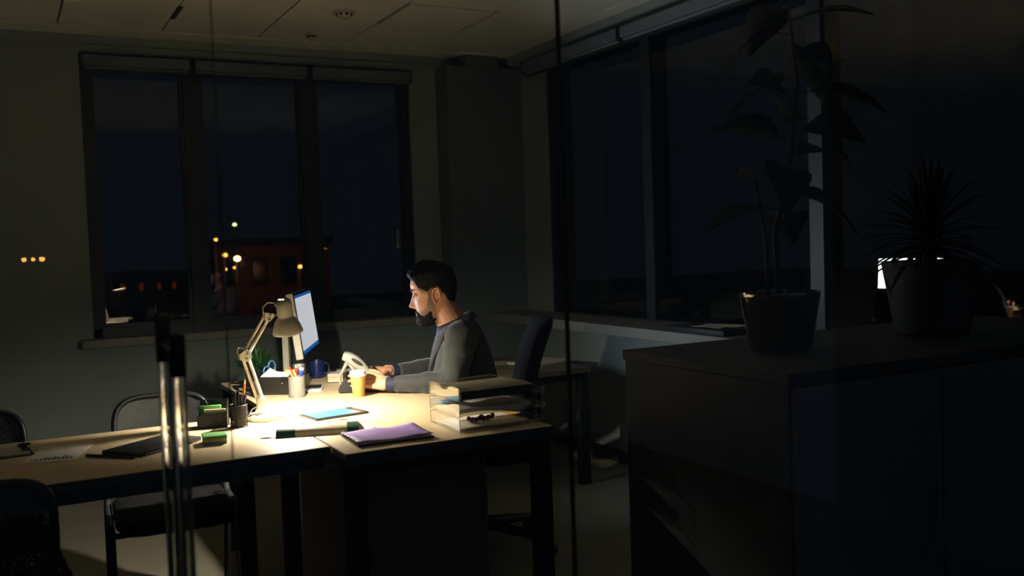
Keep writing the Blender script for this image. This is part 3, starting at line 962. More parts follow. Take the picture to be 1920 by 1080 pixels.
t = tag(B().add([(-0.05, 0, 0.0), (0.075, 0, 0.0), (0.055, 0.004, 0.018), (0.018, 0.006, 0.02), (-0.012, 0.008, 0.034), (-0.05, 0.004, 0.003),
                 (-0.05, 0.004, 0.0), (0.075, 0.004, 0.0), (0.055, 0.008, 0.018), (0.018, 0.010, 0.02), (-0.012, 0.012, 0.034), (-0.05, 0.008, 0.003)],
                [(0, 1, 2, 3, 4, 5), (11, 10, 9, 8, 7, 6)] + [(i, (i + 1) % 6, 6 + (i + 1) % 6, 6 + i) for i in range(6)]).build('paper_slip', 'paper'), 'white paper slip sticking out of the black box', 'paper', None, (0.935, 3.825, ZT + 0.071), -0.62)
tag(B().rbox(-0.022, 0.022, -0.002, 0.002, 0, 0.024, 0.0008, 1).build('sticky_note', 'note_yellow'), 'yellow sticky note at edge of the black box', 'note', None, (1.005, 3.815, ZT + 0.071), -0.75)
# --- small bushy plant behind
pp = thing('potted_plant', 'small bushy green desk plant in black pot behind lamp', 'plant', (0.935, 4.10, ZT))
B().lathe([(0.032, 0), (0.036, 0.002), (0.045, 0.07), (0.047, 0.07), (0.047, 0.075), (0.041, 0.075), (0.040, 0.062), (0.002, 0.06)], 24).build('pot', 'plastic_black', pp, 40)
b = B(); rnd = random.Random(5)
for k in range(260):
    a = rnd.uniform(0, 2 * PI); el_ = rnd.uniform(0.05, 1.45); ln = rnd.uniform(0.06, 0.115)
    d = Vector((math.cos(a) * math.cos(el_), math.sin(a) * math.cos(el_), math.sin(el_) * 1.05))
    p0 = Vector((0.018 * math.cos(a), 0.018 * math.sin(a), 0.065)); p1 = p0 + d * ln; pm = p0.lerp(p1, 0.6) + Vector((0, 0, 0.012))
    s = d.cross(Vector((0, 0, 1))).normalized() * rnd.uniform(0.003, 0.006)
    b.add([p0 - s * 0.3, p0 + s * 0.3, pm - s, pm + s, p1, pm + Vector((0, 0, 0.0012))], [(0, 1, 5), (0, 5, 2), (1, 3, 5), (2, 5, 4), (5, 3, 4), (0, 2, 3, 1), (2, 4, 3)])
f = b.build('foliage', 'leaf_green', pp); f['kind'] = 'stuff'
B().tube([(0, 0, 0.05), (0, 0, 0.12)], 0.004, 6).build('stem', 'stem_brown', pp)
# --- silver mesh pencil cup
def pencil_cup(name, loc, r, h, mesh_m, rim_m, label, square=False):
    t = thing(name, label, 'pen holder', loc)
    n = 28
    def ring(rad, z):
        return [(rad * math.cos(2 * PI * j / n), rad * math.sin(2 * PI * j / n), z) for j in range(n)]
    B().rings([ring(r, 0.004), ring(r, h)], False).build('mesh_wall', mesh_m, t, 60)
    for z in (0.002, h):
        B().tube(ring(r, z), 0.0018, 6, True).build('rim', rim_m, t, 180)
    B().lathe([(r, 0.0), (r, 0.003)], n).build('bottom', rim_m, t)
    return t
def pencil(label, base, top, m, tip=None, r=0.0036, grp=None, cat='pencil', name='pencil', end=None):
    base = Vector(base); top = Vector(top)
    t = thing(name, label, cat, base, 0, grp)
    d = top - base
    B().tube([(0, 0, 0), d * 0.9], r, 6).build('barrel', m, t)
    if tip: B().tube([d * 0.9, d * 0.985, d], [r, r * 0.28, r * 0.1], 6).build('tip', tip, t)
    elif end: B().tube([d * 0.9, d], r * 1.02, 8).build('end_cap', end, t)
    else: B().tube([d * 0.9, d], [r, r * 0.8], 8).build('end_cap', m, t)
    return t
cx, cy = 0.997, 3.70
pencil_cup('pencil_cup', (cx, cy, ZT), 0.0315, 0.082, 'mesh_silver', 'mesh_silver_rim', 'silver wire mesh pencil cup beside the black box')
G = 'pencils in the silver cup'
pencil('red pencil with bare wooden tip in silver cup', (cx - 0.004, cy, ZT + 0.006), (cx + 0.0, cy, ZT + 0.128), 'pencil_red', 'pencil_wood', 0.0048, G)
pencil('thick red pencil leaning left in silver cup', (cx + 0.012, cy + 0.008, ZT + 0.006), (cx - 0.022, cy + 0.012, ZT + 0.118), 'pencil_red', None, 0.005, G)
pencil('blue pencil with white end, right of red one in silver cup', (cx + 0.010, cy - 0.006, ZT + 0.006), (cx + 0.017, cy - 0.006, ZT + 0.115), 'pencil_blue', None, 0.004, G, end='eraser_white')
pencil('rightmost blue pencil with white end in silver cup', (cx + 0.004, cy + 0.012, ZT + 0.006), (cx + 0.029, cy + 0.004, ZT + 0.112), 'pencil_blue', None, 0.004, G, end='eraser_white')
pencil('violet pen with pale end leaning left in silver cup', (cx + 0.004, cy - 0.018, ZT + 0.006), (cx - 0.03, cy - 0.012, ZT + 0.108), 'pen_violet', None, 0.0038, G, 'pen', 'pen', 'eraser_white')
pencil('orange pencil leaning across inside silver cup', (cx + 0.014, cy - 0.02, ZT + 0.006), (cx - 0.026, cy - 0.018, ZT + 0.098), 'pencil_orange', None, 0.0036, G)
pencil('pale wooden pencil leaning across inside silver cup', (cx + 0.024, cy - 0.014, ZT + 0.006), (cx - 0.012, cy - 0.022, ZT + 0.10), 'pencil_wood', None, 0.003, G)
# --- black phone dock in front of the stand
dkk = thing('charging_dock', 'black upright dock beside the monitor stand', 'dock', (1.070, 3.925, ZT), -0.3)
B().rbox(-0.035, 0.035, -0.028, 0.028, 0, 0.012, 0.004).build('dock_base', 'plastic_black', dkk)
B().rbox(-0.03, 0.03, -0.004, 0.02, 0.012, 0.105, 0.008).build('dock_body', 'plastic_black', dkk, 40)
for k in range(2):
    B().rbox(-0.026, -0.022, -0.006, -0.003, 0.04 + k * 0.028, 0.056 + k * 0.028, 0.001, 1).build('light_strip', 'phone_key', dkk)
# --- pad with black cover
t = thing('note_pad', 'white note pad with black cover right of pencil cup', 'notepad', (1.095, 3.845, ZT), -0.35)
B().rbox(-0.05, 0.045, -0.055, 0.055, 0, 0.007, 0.001, 1).build('pages', 'paper', t)
B().rbox(-0.05, 0.04, -0.02, 0.06, 0.0072, 0.012, 0.001, 1).build('cover', 'folder_black', t)
# --- blue mug
mg = thing('mug', 'dark blue ceramic mug behind the monitor', 'mug', (1.222, 4.185, ZT))
B().lathe([(0.024, 0), (0.030, 0.001), (0.033, 0.006), (0.034, 0.075), (0.0335, 0.078), (0.031, 0.078), (0.0305, 0.072), (0.030, 0.01), (0.003, 0.007)], 32).build('body', 'mug_blue', mg, 40)
B().tube([(0.032, 0, 0.062), (0.046, 0, 0.064), (0.056, 0, 0.052), (0.056, 0, 0.032), (0.046, 0, 0.018), (0.031, 0, 0.018)], 0.0045, 8).build('handle', 'mug_blue', mg, 180)
# --- box of note cards
nb = thing('card_holder', 'clear holder with stacked note cards left of telephone', 'card holder', (1.255, 4.0, ZT), -0.55)
open_box(B(), 0.036, 0.036, 0.046, 0.0015).build('holder', 'acrylic', nb)
for k in range(3):
    B().rbox(-0.033, 0.033, -0.033, 0.033, 0.003 + k * 0.012, 0.0145 + k * 0.012, 0.0008, 1).build('card_stack', ['paper', 'paper_cream', 'paper_pink'][k], nb)
# --- desk telephone
tp = thing('desk_telephone', 'white desk telephone with black keypad under the hands', 'telephone', (1.262, 3.70, ZT), -0.42)
b = B(); b.rings([[(x, y, z) for x, z in ((-0.085, 0.004), (0.085, 0.004), (0.085, 0.022), (0.03, 0.04), (-0.04, 0.045), (-0.085, 0.02))] for y in (-0.075, 0.075)])
b.build('base', 'phone_black', tp)
for i in range(4):
    for j in range(3):
        x = -0.073 + i * 0.0; 
        z = 0.0
        u = 0.12 + i * 0.2
        kx = lerp(-0.085, -0.04, u); kz = lerp(0.02, 0.045, u)
        k = B().rbox(-0.0035, 0.0035, -0.008, 0.008, 0, 0.004, 0.001, 1).build('key', 'phone_key', tp)
        k.location = (kx, -0.05 + j * 0.026, kz); k.rotation_euler = (0, -math.atan2(0.025, 0.045), 0)
for s in (-1, 1):
    B().rbox(-0.075, -0.06, s * 0.06 - 0.006, s * 0.06 + 0.006, 0, 0.005, 0.001, 1).build('foot', 'plastic_black', tp)
# tilted white upper section with dark oval recess
hood = B(); rs = []
for i in range(19):
    t_ = i / 18
    px = lerp(-0.068, 0.045, t_); pz = 0.142 - 0.012 * t_ - 0.085 * t_ ** 1.7
    th = 0.019 * math.sin(PI * (0.22 + 0.62 * t_)) + 0.005
    ang = -math.radians(20 + 32 * t_)
    nx, nz = -math.sin(ang) * 1, math.cos(ang)
    ring = []
    for k in range(20):
        a = 2 * PI * k / 20; c, s = math.cos(a), math.sin(a)
        yy = 0.030 * math.copysign(abs(c) ** 0.6, c); ww = th * math.copysign(abs(s) ** 0.7, s)
        ring.append((px + nx * ww, yy, pz + nz * ww))
    rs.append(ring)
hood.rings(rs); ho = hood.build('handset', 'phone_white', tp, 50)
ov = B(); rs = []
for y in (-0.034, -0.0275):
    ring = []
    for k in range(24):
        a = 2 * PI * k / 24
        u, w = 0.026 * math.cos(a), 0.0075 * math.sin(a)
        ca, sa = math.cos(-0.62), math.sin(-0.62)
        ring.append((-0.012 + u * ca - w * sa, y, 0.118 + u * sa + w * ca))
    rs.append(ring)
ov.rings(rs); ov.build('oval_recess', 'phone_black', ho)
B().tube([(-0.052, 0, 0.118), (-0.068, 0, 0.09), (-0.086, 0, 0.06), (-0.084, 0, 0.03)], [0.009, 0.007, 0.0065, 0.006], 8).tube([(-0.05, 0, 0.115), (-0.02, 0, 0.07), (0.0, 0, 0.04)], [0.008, 0.008, 0.01], 8).build('cradle_arm', 'phone_white', tp, 60)
# --- coffee cup
cc = thing('paper_cup', 'kraft paper coffee cup with white lid in front of hands', 'cup', (1.196, 3.545, ZT))
B().lathe([(0.0215, 0.0), (0.022, 0.002), (0.0305, 0.083), (0.003, 0.083)], 36).build('body', 'cup_kraft', cc, 40)
B().lathe([(0.0318, 0.080), (0.0335, 0.0805), (0.0338, 0.087), (0.0315, 0.089), (0.0308, 0.0985), (0.0290, 0.1005), (0.0272, 0.0985), (0.003, 0.0965)], 36).build('lid', 'cup_lid', cc, 30)
# --- black organiser behind hands
bo = thing('black_tray', 'black desk tray with papers behind the far hand', 'tray', (1.50, 4.12, ZT), -0.4)
bo.location = (1.37, 4.10, ZT)
open_box(B(), 0.085, 0.06, 0.03, 0.003).build('body', 'box_black', bo)
sheet('paper', 'x', 0.155, 0.10, 0.002, 0.006).build('paper', 'paper_grey', bo).location = (0, 0, 0.028)
# --- tablet
tb = thing('tablet', 'tablet with glowing pale blue screen in front of lamp', 'tablet', (0.992, 3.214, ZT), 0.17)
tb.rotation_euler = (0, 0, 0.165)
q = [(-0.097, -0.055), (0.105, -0.072), (0.100, 0.062), (-0.087, 0.068)]
B().prism([(-0.100, -0.066), (0.100, -0.066), (0.100, 0.066), (-0.100, 0.066)], 0, 0.007).build('shell', 'tablet_shell', tb)
B().prism([(-0.092, -0.060), (0.072, -0.060), (0.072, 0.060), (-0.092, 0.060)], 0.0071, 0.0077).build('screen', 'tablet_screen', tb)
B().lathe([(0.005, 0.0071), (0.005, 0.0076)], 16, (0.086, 0, 0)).build('home_button', 'phone_key', tb)
# --- folded magazine with green corners
mz = thing('magazine', 'cream magazine with dark green corners and rounded spine', 'magazine', (0.842, 2.905, ZT), math.atan2(-0.079, 0.233))
def spine_profile(s=0.0):
    pts = [(-0.018, 0.0)]
    for i in range(11):
        a = math.radians(170 - 80 * i / 10)
        pts.append((0.040 + (0.058 + s) * math.cos(a), max(0.0, (0.030 + s) * math.sin(a))))
    return pts + [(0.09, 0.024 + s), (0.17, 0.006 + s), (0.17, 0.0)]
for nm, m, x0, x1, s in (('cover', 'mag_cover', -0.124, 0.124, 0.0), ('corner', 'mag_green', -0.126, -0.068, 0.0009), ('corner', 'mag_green', 0.09, 0.126, 0.0009)):
    prof = spine_profile(s)
    if nm == 'corner': prof = [(y, z) for y, z in prof if y < 0.024]; prof = prof + [(prof[-1][0], 0.0)]
    B().rings([[(x, y, z) for y, z in prof] for x in (x0, x1)]).build(nm, m, mz, 40)
B().add([(-0.122, 0.04, 0.0302), (0.10, 0.04, 0.0302), (0.10, 0.088, 0.0246), (-0.122, 0.088, 0.0246), (-0.122, 0.04, 0.031), (0.10, 0.04, 0.031), (0.10, 0.088, 0.0254), (-0.122, 0.088, 0.0254)], [(0, 1, 2, 3), (4, 5, 6, 7), (0, 1, 5, 4), (1, 2, 6, 5), (2, 3, 7, 6), (3, 0, 4, 7)]).build('cover_picture', 'paper', mz)
tag(sheet('sheet', 'x', 0.075, 0.16, 0.001, 0.003).build('paper_sheet', 'paper_pink'), 'pinkish sheet sticking out left of the magazine', 'paper', None, (0.728, 3.02, ZT), -0.2)
tag(sheet('sheet', 'x', 0.09, 0.09, 0.001, 0.006).build('paper_sheet', 'paper_cream'), 'cream sheet sticking out right of the magazine', 'paper', None, (0.985, 2.93, ZT), -0.1)
pencil('slim silver pen lying behind the magazine', (0.905, 3.09, ZT + 0.004), (1.0, 3.075, ZT + 0.004), 'mesh_silver_rim', None, 0.0035, None, 'pen', 'pen')
# --- purple folder
pf = thing('purple_folder', 'purple covered notebook at near edge of desk', 'notebook', (1.004, 2.735, ZT), -0.06)
B().rbox(-0.115, 0.118, -0.098, 0.092, 0, 0.0055, 0.001, 1).build('back_cover', 'folder_black', pf)
B().rbox(-0.11, 0.113, -0.093, 0.087, 0.0056, 0.009, 0.0008, 1).build('pages', 'paper', pf)
B().slab([[(-0.116 + 0.232 * i / 12, -0.1 + 0.192 * j / 8, 0.0125 + 0.002 * math.sin(i * 0.8 + j * 0.5) + 0.004 * max(0, (i - 8) / 4)) for j in range(9)] for i in range(13)], 0.0015).build('cover', 'folder_purple', pf, 180)
for k in range(7):
    y = -0.085 + k * 0.028
    B().tube([(-0.112 + 0.008 * math.cos(a), y, 0.008 + 0.008 * math.sin(a)) for a in [2 * PI * i / 12 for i in range(12)]], 0.001, 5, True).build('ring', 'chrome', pf)

# --- clear letter trays, stacked
def tray_side(x0, x1, z0, hl, hr):
    pts = []
    n = 20
    for i in range(n + 1):
        t_ = i / n
        h = curve([(0, hl), (0.08, hl * 0.98), (0.2, hl * 0.72), (0.45, hl * 0.9), (0.75, hl * 0.95), (0.88, hl * 0.6), (1.0, hr)], t_)
        pts.append((lerp(x0, x1, t_), z0 + h))
    return pts
TX0, TX1, TY0, TY1 = 0.0, 0.30, 0.0, 0.225
tray_labels = ['bottom clear letter tray standing on the desk corner', 'middle clear letter tray of the stack', 'top clear letter tray of the stack']
tray_at = (1.205, 2.637)
for k in range(3):
    z = ZT + 0.0465 * k
    t = thing('letter_tray', tray_labels[k], 'letter tray', (tray_at[0], tray_at[1], z), 0.0, 'stacked letter trays')
    th = 0.002
    B().box(TX0, TX1, TY0, TY1, 0.004, 0.004 + th).build('bottom', 'acrylic', t)
    hl = 0.0415
    # left end panel with a finger dip
    n = 24
    vs = []
    for s_ in (0, th):
        for i in range(n + 1):
            v = i / n
            dip = 0.020 * math.exp(-((v - 0.5) / 0.17) ** 2) if k == 2 else 0.0
            vs.append((TX0 + s_, lerp(TY0, TY1, v), 0.006)); vs.append((TX0 + s_, lerp(TY0, TY1, v), hl + (0.008 if k == 2 else 0) - dip))
    M2 = 2 * (n + 1); fs = []
    for i in range(n):
        a = 2 * i
        fs += [(a, a + 2, a + 3, a + 1), (M2 + a, M2 + a + 1, M2 + a + 3, M2 + a + 2), (a + 1, a + 3, M2 + a + 3, M2 + a + 1)]
    fs += [(0, 1, M2 + 1, M2), (2 * n, M2 + 2 * n, M2 + 2 * n + 1, 2 * n + 1)]
    B().add(vs, fs).build('end_panel', 'acrylic', t)
    for y in (TY0, TY1 - th):
        pr = tray_side(TX0, TX1, 0.006, hl - 0.006 + (0.004 if k == 2 else 0), 0.012)
        vs = []; n2 = len(pr)
        for s_ in (0, th):
            for x, zz in pr: vs += [(x, y + s_, 0.006), (x, y + s_, zz)]
        M3 = 2 * n2; fs = []
        for i in range(n2 - 1):
            a = 2 * i
            fs += [(a, a + 2, a + 3, a + 1), (M3 + a, M3 + a + 1, M3 + a + 3, M3 + a + 2), (a + 1, a + 3, M3 + a + 3, M3 + a + 1)]
        B().add(vs, fs).build('side_panel', 'acrylic', t)
        B().tube([(x, y + 0.001, zz) for x, zz in pr], 0.0009, 5).build('side_rim', 'acrylic_edge', t)
    for y in (TY0, TY1):
        B().tube([(TX0, y, 0.0), (TX0, y, hl)], 0.0012, 6).build('corner_edge', 'acrylic_edge', t)
        B().rbox(TX1 - 0.022, TX1 + 0.004, max(TY0, y - 0.02), min(TY1, y + 0.02), 0.006, 0.016, 0.003, 1).build('corner_foot', 'acrylic', t)
    for i, y in enumerate((TY0 + 0.012, TY1 - 0.012)):
        for x in (0.012, TX1 - 0.012):
            B().lathe([(0.006, 0.0), (0.006, 0.0038)], 10, (x, y, 0)).build('foot', 'acrylic', t)
ox, oy = tray_at
tag(sheet('s', 'x', 0.235, 0.19, 0.004, 0.0025).build('paper_stack', 'paper'), 'white papers in the bottom letter tray', 'papers', None, (ox + 0.125, oy + 0.113, ZT + 0.007), 0.03)
tag(sheet('s', 'x', 0.25, 0.195, 0.012, 0.006).build('paper_stack', 'paper'), 'uneven white papers in the middle letter tray', 'papers', None, (ox + 0.135, oy + 0.113, ZT + 0.0465 + 0.007), -0.02)
tag(sheet('s', 'x', 0.07, 0.06, 0.001, 0.003).build('paper_slip', 'note_blue'), 'pale blue slip standing in the middle letter tray', 'paper', None, (ox + 0.05, oy + 0.17, ZT + 0.0465 + 0.026), 0.0)
bk = thing('book', 'thick book with grey cover and dark edges in top tray', 'book', (ox + 0.135, oy + 0.112, ZT + 0.093 + 0.0065), 0.02)
B().rbox(-0.125, 0.125, -0.1, 0.1, 0.0, 0.0235, 0.0015, 1).build('pages', 'book_dark', bk)
B().slab([[(-0.128 + 0.256 * i / 10, -0.103 + 0.206 * j / 6, 0.0275 + 0.003 * math.sin(j * 0.7)) for j in range(7)] for i in range(11)], 0.002).build('cover', 'book_cover', bk)
tag(sheet('s', 'x', 0.05, 0.05, 0.001, 0.002).build('sticky_note', 'note_yellow'), 'yellow note at the open end of bottom letter tray', 'note', None, (ox + 0.262, oy + 0.17, ZT + 0.0085), 0.3)
bd = thing('bead_bracelet', 'dark red bead bracelet on papers in bottom letter tray', 'bracelet', (ox + 0.115, oy + 0.075, ZT + 0.0145), 0.1)
rb = random.Random(3)
for k in range(13):
    a = k / 12
    x = -0.045 + 0.09 * (k % 7) / 6; y = (0.012 if k < 7 else -0.006) + rb.uniform(-0.003, 0.003)
    r_ = rb.uniform(0.0068, 0.0088)
    B().ell((x, y, r_ + (0.004 if k % 3 == 0 else 0)), (r_, r_, r_), 10, 8).build('bead', 'bead_red', bd, 180)

# ================================================================== THINGS ON THE LONG TABLE
og = thing('mesh_organizer', 'black wire mesh organizer holding green and cream notes', 'organizer', (0.595, 3.262, ZT), -0.30)
w_, d_, h_ = 0.046, 0.030, 0.086
for y, hh, nm in ((-d_, 0.045, 'front_mesh'), (d_, h_, 'back_mesh')):
    B().box(-w_, w_, y - 0.0006, y + 0.0006, 0.004, hh).build(nm, 'mesh_black', og)
    B().tube([(-w_, y, 0.002), (-w_, y, hh - 0.006), (-w_ + 0.006, y, hh), (w_ - 0.006, y, hh), (w_, y, hh - 0.006), (w_, y, 0.002)], 0.0021, 6).build('wire_rim', 'wire_black', og)
for s in (-1, 1):
    B().add([(s * w_, -d_, 0.003), (s * w_, d_, 0.003), (s * w_, d_, h_), (s * w_, -d_, 0.045), (s * w_ - 0.001, -d_, 0.003), (s * w_ - 0.001, d_, 0.003), (s * w_ - 0.001, d_, h_), (s * w_ - 0.001, -d_, 0.045)], [(0, 1, 2, 3), (4, 7, 6, 5), (0, 3, 7, 4), (1, 5, 6, 2), (2, 6, 7, 3)]).build('side_mesh', 'mesh_black', og)
    B().tube([(s * w_, -d_, 0.002), (s * w_, d_, 0.002)], 0.002, 6).tube([(s * w_, -d_, 0.045), (s * w_, d_, h_)], 0.002, 6).build('side_rim', 'wire_black', og)
B().box(-w_, w_, -d_, d_, 0.0005, 0.003).build('bottom', 'mesh_black', og)
B().tube([(-w_, -0.01, 0.06), (w_, -0.01, 0.06)], 0.0016, 6).build('divider_wire', 'wire_black', og)
tag(B().rbox(-0.04, 0.028, -0.006, 0.006, 0, 0.066, 0.001, 1).build('note_block', 'note_green'), 'green note block standing in the mesh organizer', 'notes', None, (0.595, 3.270, ZT + 0.004), -0.30)
tag(B().rbox(-0.03, 0.04, -0.005, 0.005, 0, 0.056, 0.001, 1).build('note_block', 'paper_cream'), 'cream note cards in front of green ones in organizer', 'notes', None, (0.595, 3.252, ZT + 0.004), -0.30)
px, py = 0.667, 3.205
pencil_cup('pen_cup', (px, py, ZT), 0.028, 0.072, 'mesh_black', 'wire_black', 'black wire mesh pen cup beside the lamp base')
G = 'pens in the black cup'
for k, (ax, ay, bx_, by_, h, lb) in enumerate([(-0.012, 0.0, -0.010, 0.004, 0.112, 'short black pen at left of the black cup'), (0.0, 0.008, 0.002, 0.010, 0.118, 'tallest black pen in the black cup'), (0.004, -0.008, 0.008, -0.008, 0.108, 'black pen in the middle of the black cup'), (-0.005, -0.012, -0.018, -0.01, 0.10, 'black pen leaning left in the black cup')]):
    pencil(lb, (px + ax, py + ay, ZT + 0.006), (px + bx_, py + by_, ZT + h), 'plastic_black', None, 0.0052, G, 'pen', 'pen')
pencil('orange pencil rising highest out of the black cup', (px + 0.008, py, ZT + 0.006), (px + 0.026, py + 0.006, ZT + 0.155), 'pencil_orange', 'pencil_wood', 0.0042, G)
pencil('violet capped pen leaning right in the black cup', (px - 0.004, py - 0.01, ZT + 0.006), (px + 0.024, py - 0.006, ZT + 0.105), 'pen_violet', None, 0.0048, G, 'pen', 'pen')
# green sticky block
gs = thing('sticky_block', 'green block of sticky notes lying on the long table', 'notes', (0.545, 2.985, ZT), -0.12)
B().rbox(-0.034, 0.034, -0.032, 0.032, 0.0, 0.009, 0.001, 1).build('lower_notes', 'note_blue', gs)
B().rbox(-0.034, 0.034, -0.032, 0.032, 0.0092, 0.0155, 0.001, 1).build('middle_notes', 'note_yellow', gs)
B().rbox(-0.035, 0.035, -0.033, 0.033, 0.0157, 0.026, 0.001, 1).build('upper_notes', 'note_green', gs)
# black folder
bf = thing('black_folder', 'black closed tablet case lying on the long table', 'folder', (0.375, 3.035, ZT), math.atan2(0.61, 0.79))
B().rbox(-0.125, 0.125, -0.074, 0.074, 0, 0.012, 0.003).build('case', 'folder_black', bf, 40)
B().tube([(-0.11, -0.079, 0.006), (0.11, -0.079, 0.006)], 0.003, 6).build('elastic', 'plastic_black', bf)
pencil('black pen beside the black case', (0.19, 3.01, ZT + 0.0045), (0.305, 2.885, ZT + 0.0045), 'plastic_black', None, 0.0045, None, 'pen', 'pen')
pencil('orange tipped pen lying beside the door handle', (0.41, 3.03, ZT + 0.0045), (0.492, 3.018, ZT + 0.0045), 'phone_key', 'pencil_orange', 0.0045, None, 'pen', 'pen')
# chart sheet
ch = thing('chart_sheet', 'white sheet printed with a small bar chart', 'paper', (0.123, 3.117, ZT), -0.28)
sheet('s', 'x', 0.145, 0.235, 0.0008, 0.001).build('sheet', 'paper', ch)
b = B()
hs = [0.006, 0.010, 0.013, 0.018, 0.016, 0.023, 0.015, 0.027, 0.02, 0.012]
for k, h in enumerate(hs):
    x = -0.055 + k * 0.0115
    b.box(x, x + 0.006, -0.09, -0.09 + h * 1.6, 0.0021, 0.0024)
b.box(-0.06, 0.06, -0.093, -0.0915, 0.0021, 0.0024)
b.build('printed_bars', 'print_ink', ch)
# clipboard
cb = thing('clipboard', 'clipboard with paper at the left picture edge', 'clipboard', (-0.10, 3.235, ZT), PI / 2 + 0.1)
B().rbox(-0.11, 0.11, -0.15, 0.15, 0, 0.003, 0.001, 1).build('board', 'plastic_black', cb)
B().rbox(-0.1, 0.1, -0.14, 0.12, 0.0032, 0.006, 0.0005, 1).build('paper', 'paper_grey', cb)
cl = B().rbox(-0.05, 0.05, -0.142, -0.122, 0.0062, 0.012, 0.002, 1).build('clip', 'plastic_black', cb)
B().tube([(-0.012 + 0.012 * math.cos(a) + 0.012, -0.142 + 0.010 * math.sin(a), 0.016) for a in [2 * PI * i / 14 for i in range(14)]], 0.002, 6, True).build('clip_ring', 'plastic_black', cl)
# cables
tag(B().tube([(0.86, 4.26, ZT + 0.004), (0.90, 4.20, ZT + 0.004), (0.87, 4.10, ZT + 0.012), (0.84, 4.02, ZT + 0.02), (0.87, 3.93, ZT + 0.012), (0.93, 3.97, ZT + 0.004), (0.9, 4.08, ZT + 0.006), (0.845, 4.14, ZT + 0.006), (0.838, 4.0, ZT + 0.004), (0.85, 3.86, ZT + 0.004), (0.86, 3.70, ZT + 0.004)], 0.004, 8).build('cable', 'cable_black'), 'coiled black cable on far left corner of desk', 'cable')
tag(B().tube([(0.745, 3.38, ZT + 0.0045), (0.745, 3.405, ZT + 0.0045), (0.745, 3.415, ZT - 0.02), (0.75, 3.44, 0.5), (0.755, 3.50, 0.25), (0.75, 3.60, 0.02), (0.72, 3.75, 0.006), (0.66, 3.98, 0.006)], 0.004, 8).build('cable', 'cable_black'), 'black power cable hanging behind the long table', 'cable')

# ================================================================== CABINET, POTS AND PLANTS ON THE RIGHT
cbx = thing('low_cabinet', 'tall grey storage cabinet carrying plant pots at right', 'cabinet', (2.30, 1.94, 0))
B().box(-0.745, 0.745, -0.325, 0.315, 0.0, 0.972).build('body', 'cabinet_grey', cbx)
B().rbox(-0.752, 0.752, -0.335, 0.32, 0.973, 1.0, 0.002, 1).build('top_board', 'cabinet_grey', cbx)
for k in range(3):
    x0 = -0.74 + k * 0.495
    d = B().rbox(x0, x0 + 0.488, -0.343, -0.326, 0.05, 0.965, 0.002, 1).build('door', 'cabinet_dark', cbx)
    B().tube([(x0 + 0.45, -0.344, 0.55), (x0 + 0.45, -0.362, 0.55), (x0 + 0.45, -0.362, 0.68), (x0 + 0.45, -0.344, 0.68)], 0.005, 8).build('handle', 'cabinet_dark', d)
def pot(name, label, loc, r0, r1, h, m):
    t = thing(name, label, 'plant', loc)
    B().lathe([(r0 * 0.95, 0.0), (r0, 0.004), (r1, h - 0.012), (r1 * 1.01, h - 0.010), (r1 * 1.01, h), (r1 * 0.95, h), (r1 * 0.94, h - 0.02)], 48, cap=False).build('pot', m, t, 40)
    B().lathe([(r1 * 0.945, h - 0.022), (r1 * 0.5, h - 0.016), (0.002, h - 0.015)], 32).build('soil', 'soil', t)
    return t
def leaf_blade(base, d, up, ln, w, droop, fold=0.15, n=8, shape='oval'):
    """leaf as a solid blade along d with droop"""
    d = Vector(d).normalized(); s = d.cross(Vector(up)).normalized(); u = s.cross(d).normalized()
    L_ = []; C_ = []; R_ = []
    for i in range(n + 1):
        t_ = i / n
        p = Vector(base) + d * ln * t_ - Vector((0, 0, 1)) * droop * t_ * t_ * ln
        ww = w * (math.sin(PI * min(0.98, t_ ** 0.8)) if shape == 'oval' else (1 - t_) ** 0.5 * min(1, 6 * t_ + 0.3)) + 0.0006
        L_.append(p - s * ww + u * ww * fold); C_.append(p); R_.append(p + s * ww + u * ww * fold)
    b = B(); vs = L_ + C_ + R_; m = n + 1
    off = -u * 0.0012
    vs = vs + [p + off for p in vs]
    fs = []
    for i in range(n):
        fs += [(i, i + 1, m + i + 1, m + i), (m + i, m + i + 1, 2 * m + i + 1, 2 * m + i)]
        k = 3 * m
        fs += [(k + i, k + m + i, k + m + i + 1, k + i + 1), (k + m + i, k + 2 * m + i, k + 2 * m + i + 1, k + m + i + 1)]
        fs += [(i, k + i, k + i + 1, i + 1), (2 * m + i, 2 * m + i + 1, k + 2 * m + i + 1, k + 2 * m + i)]
    b.add(vs, fs); return b
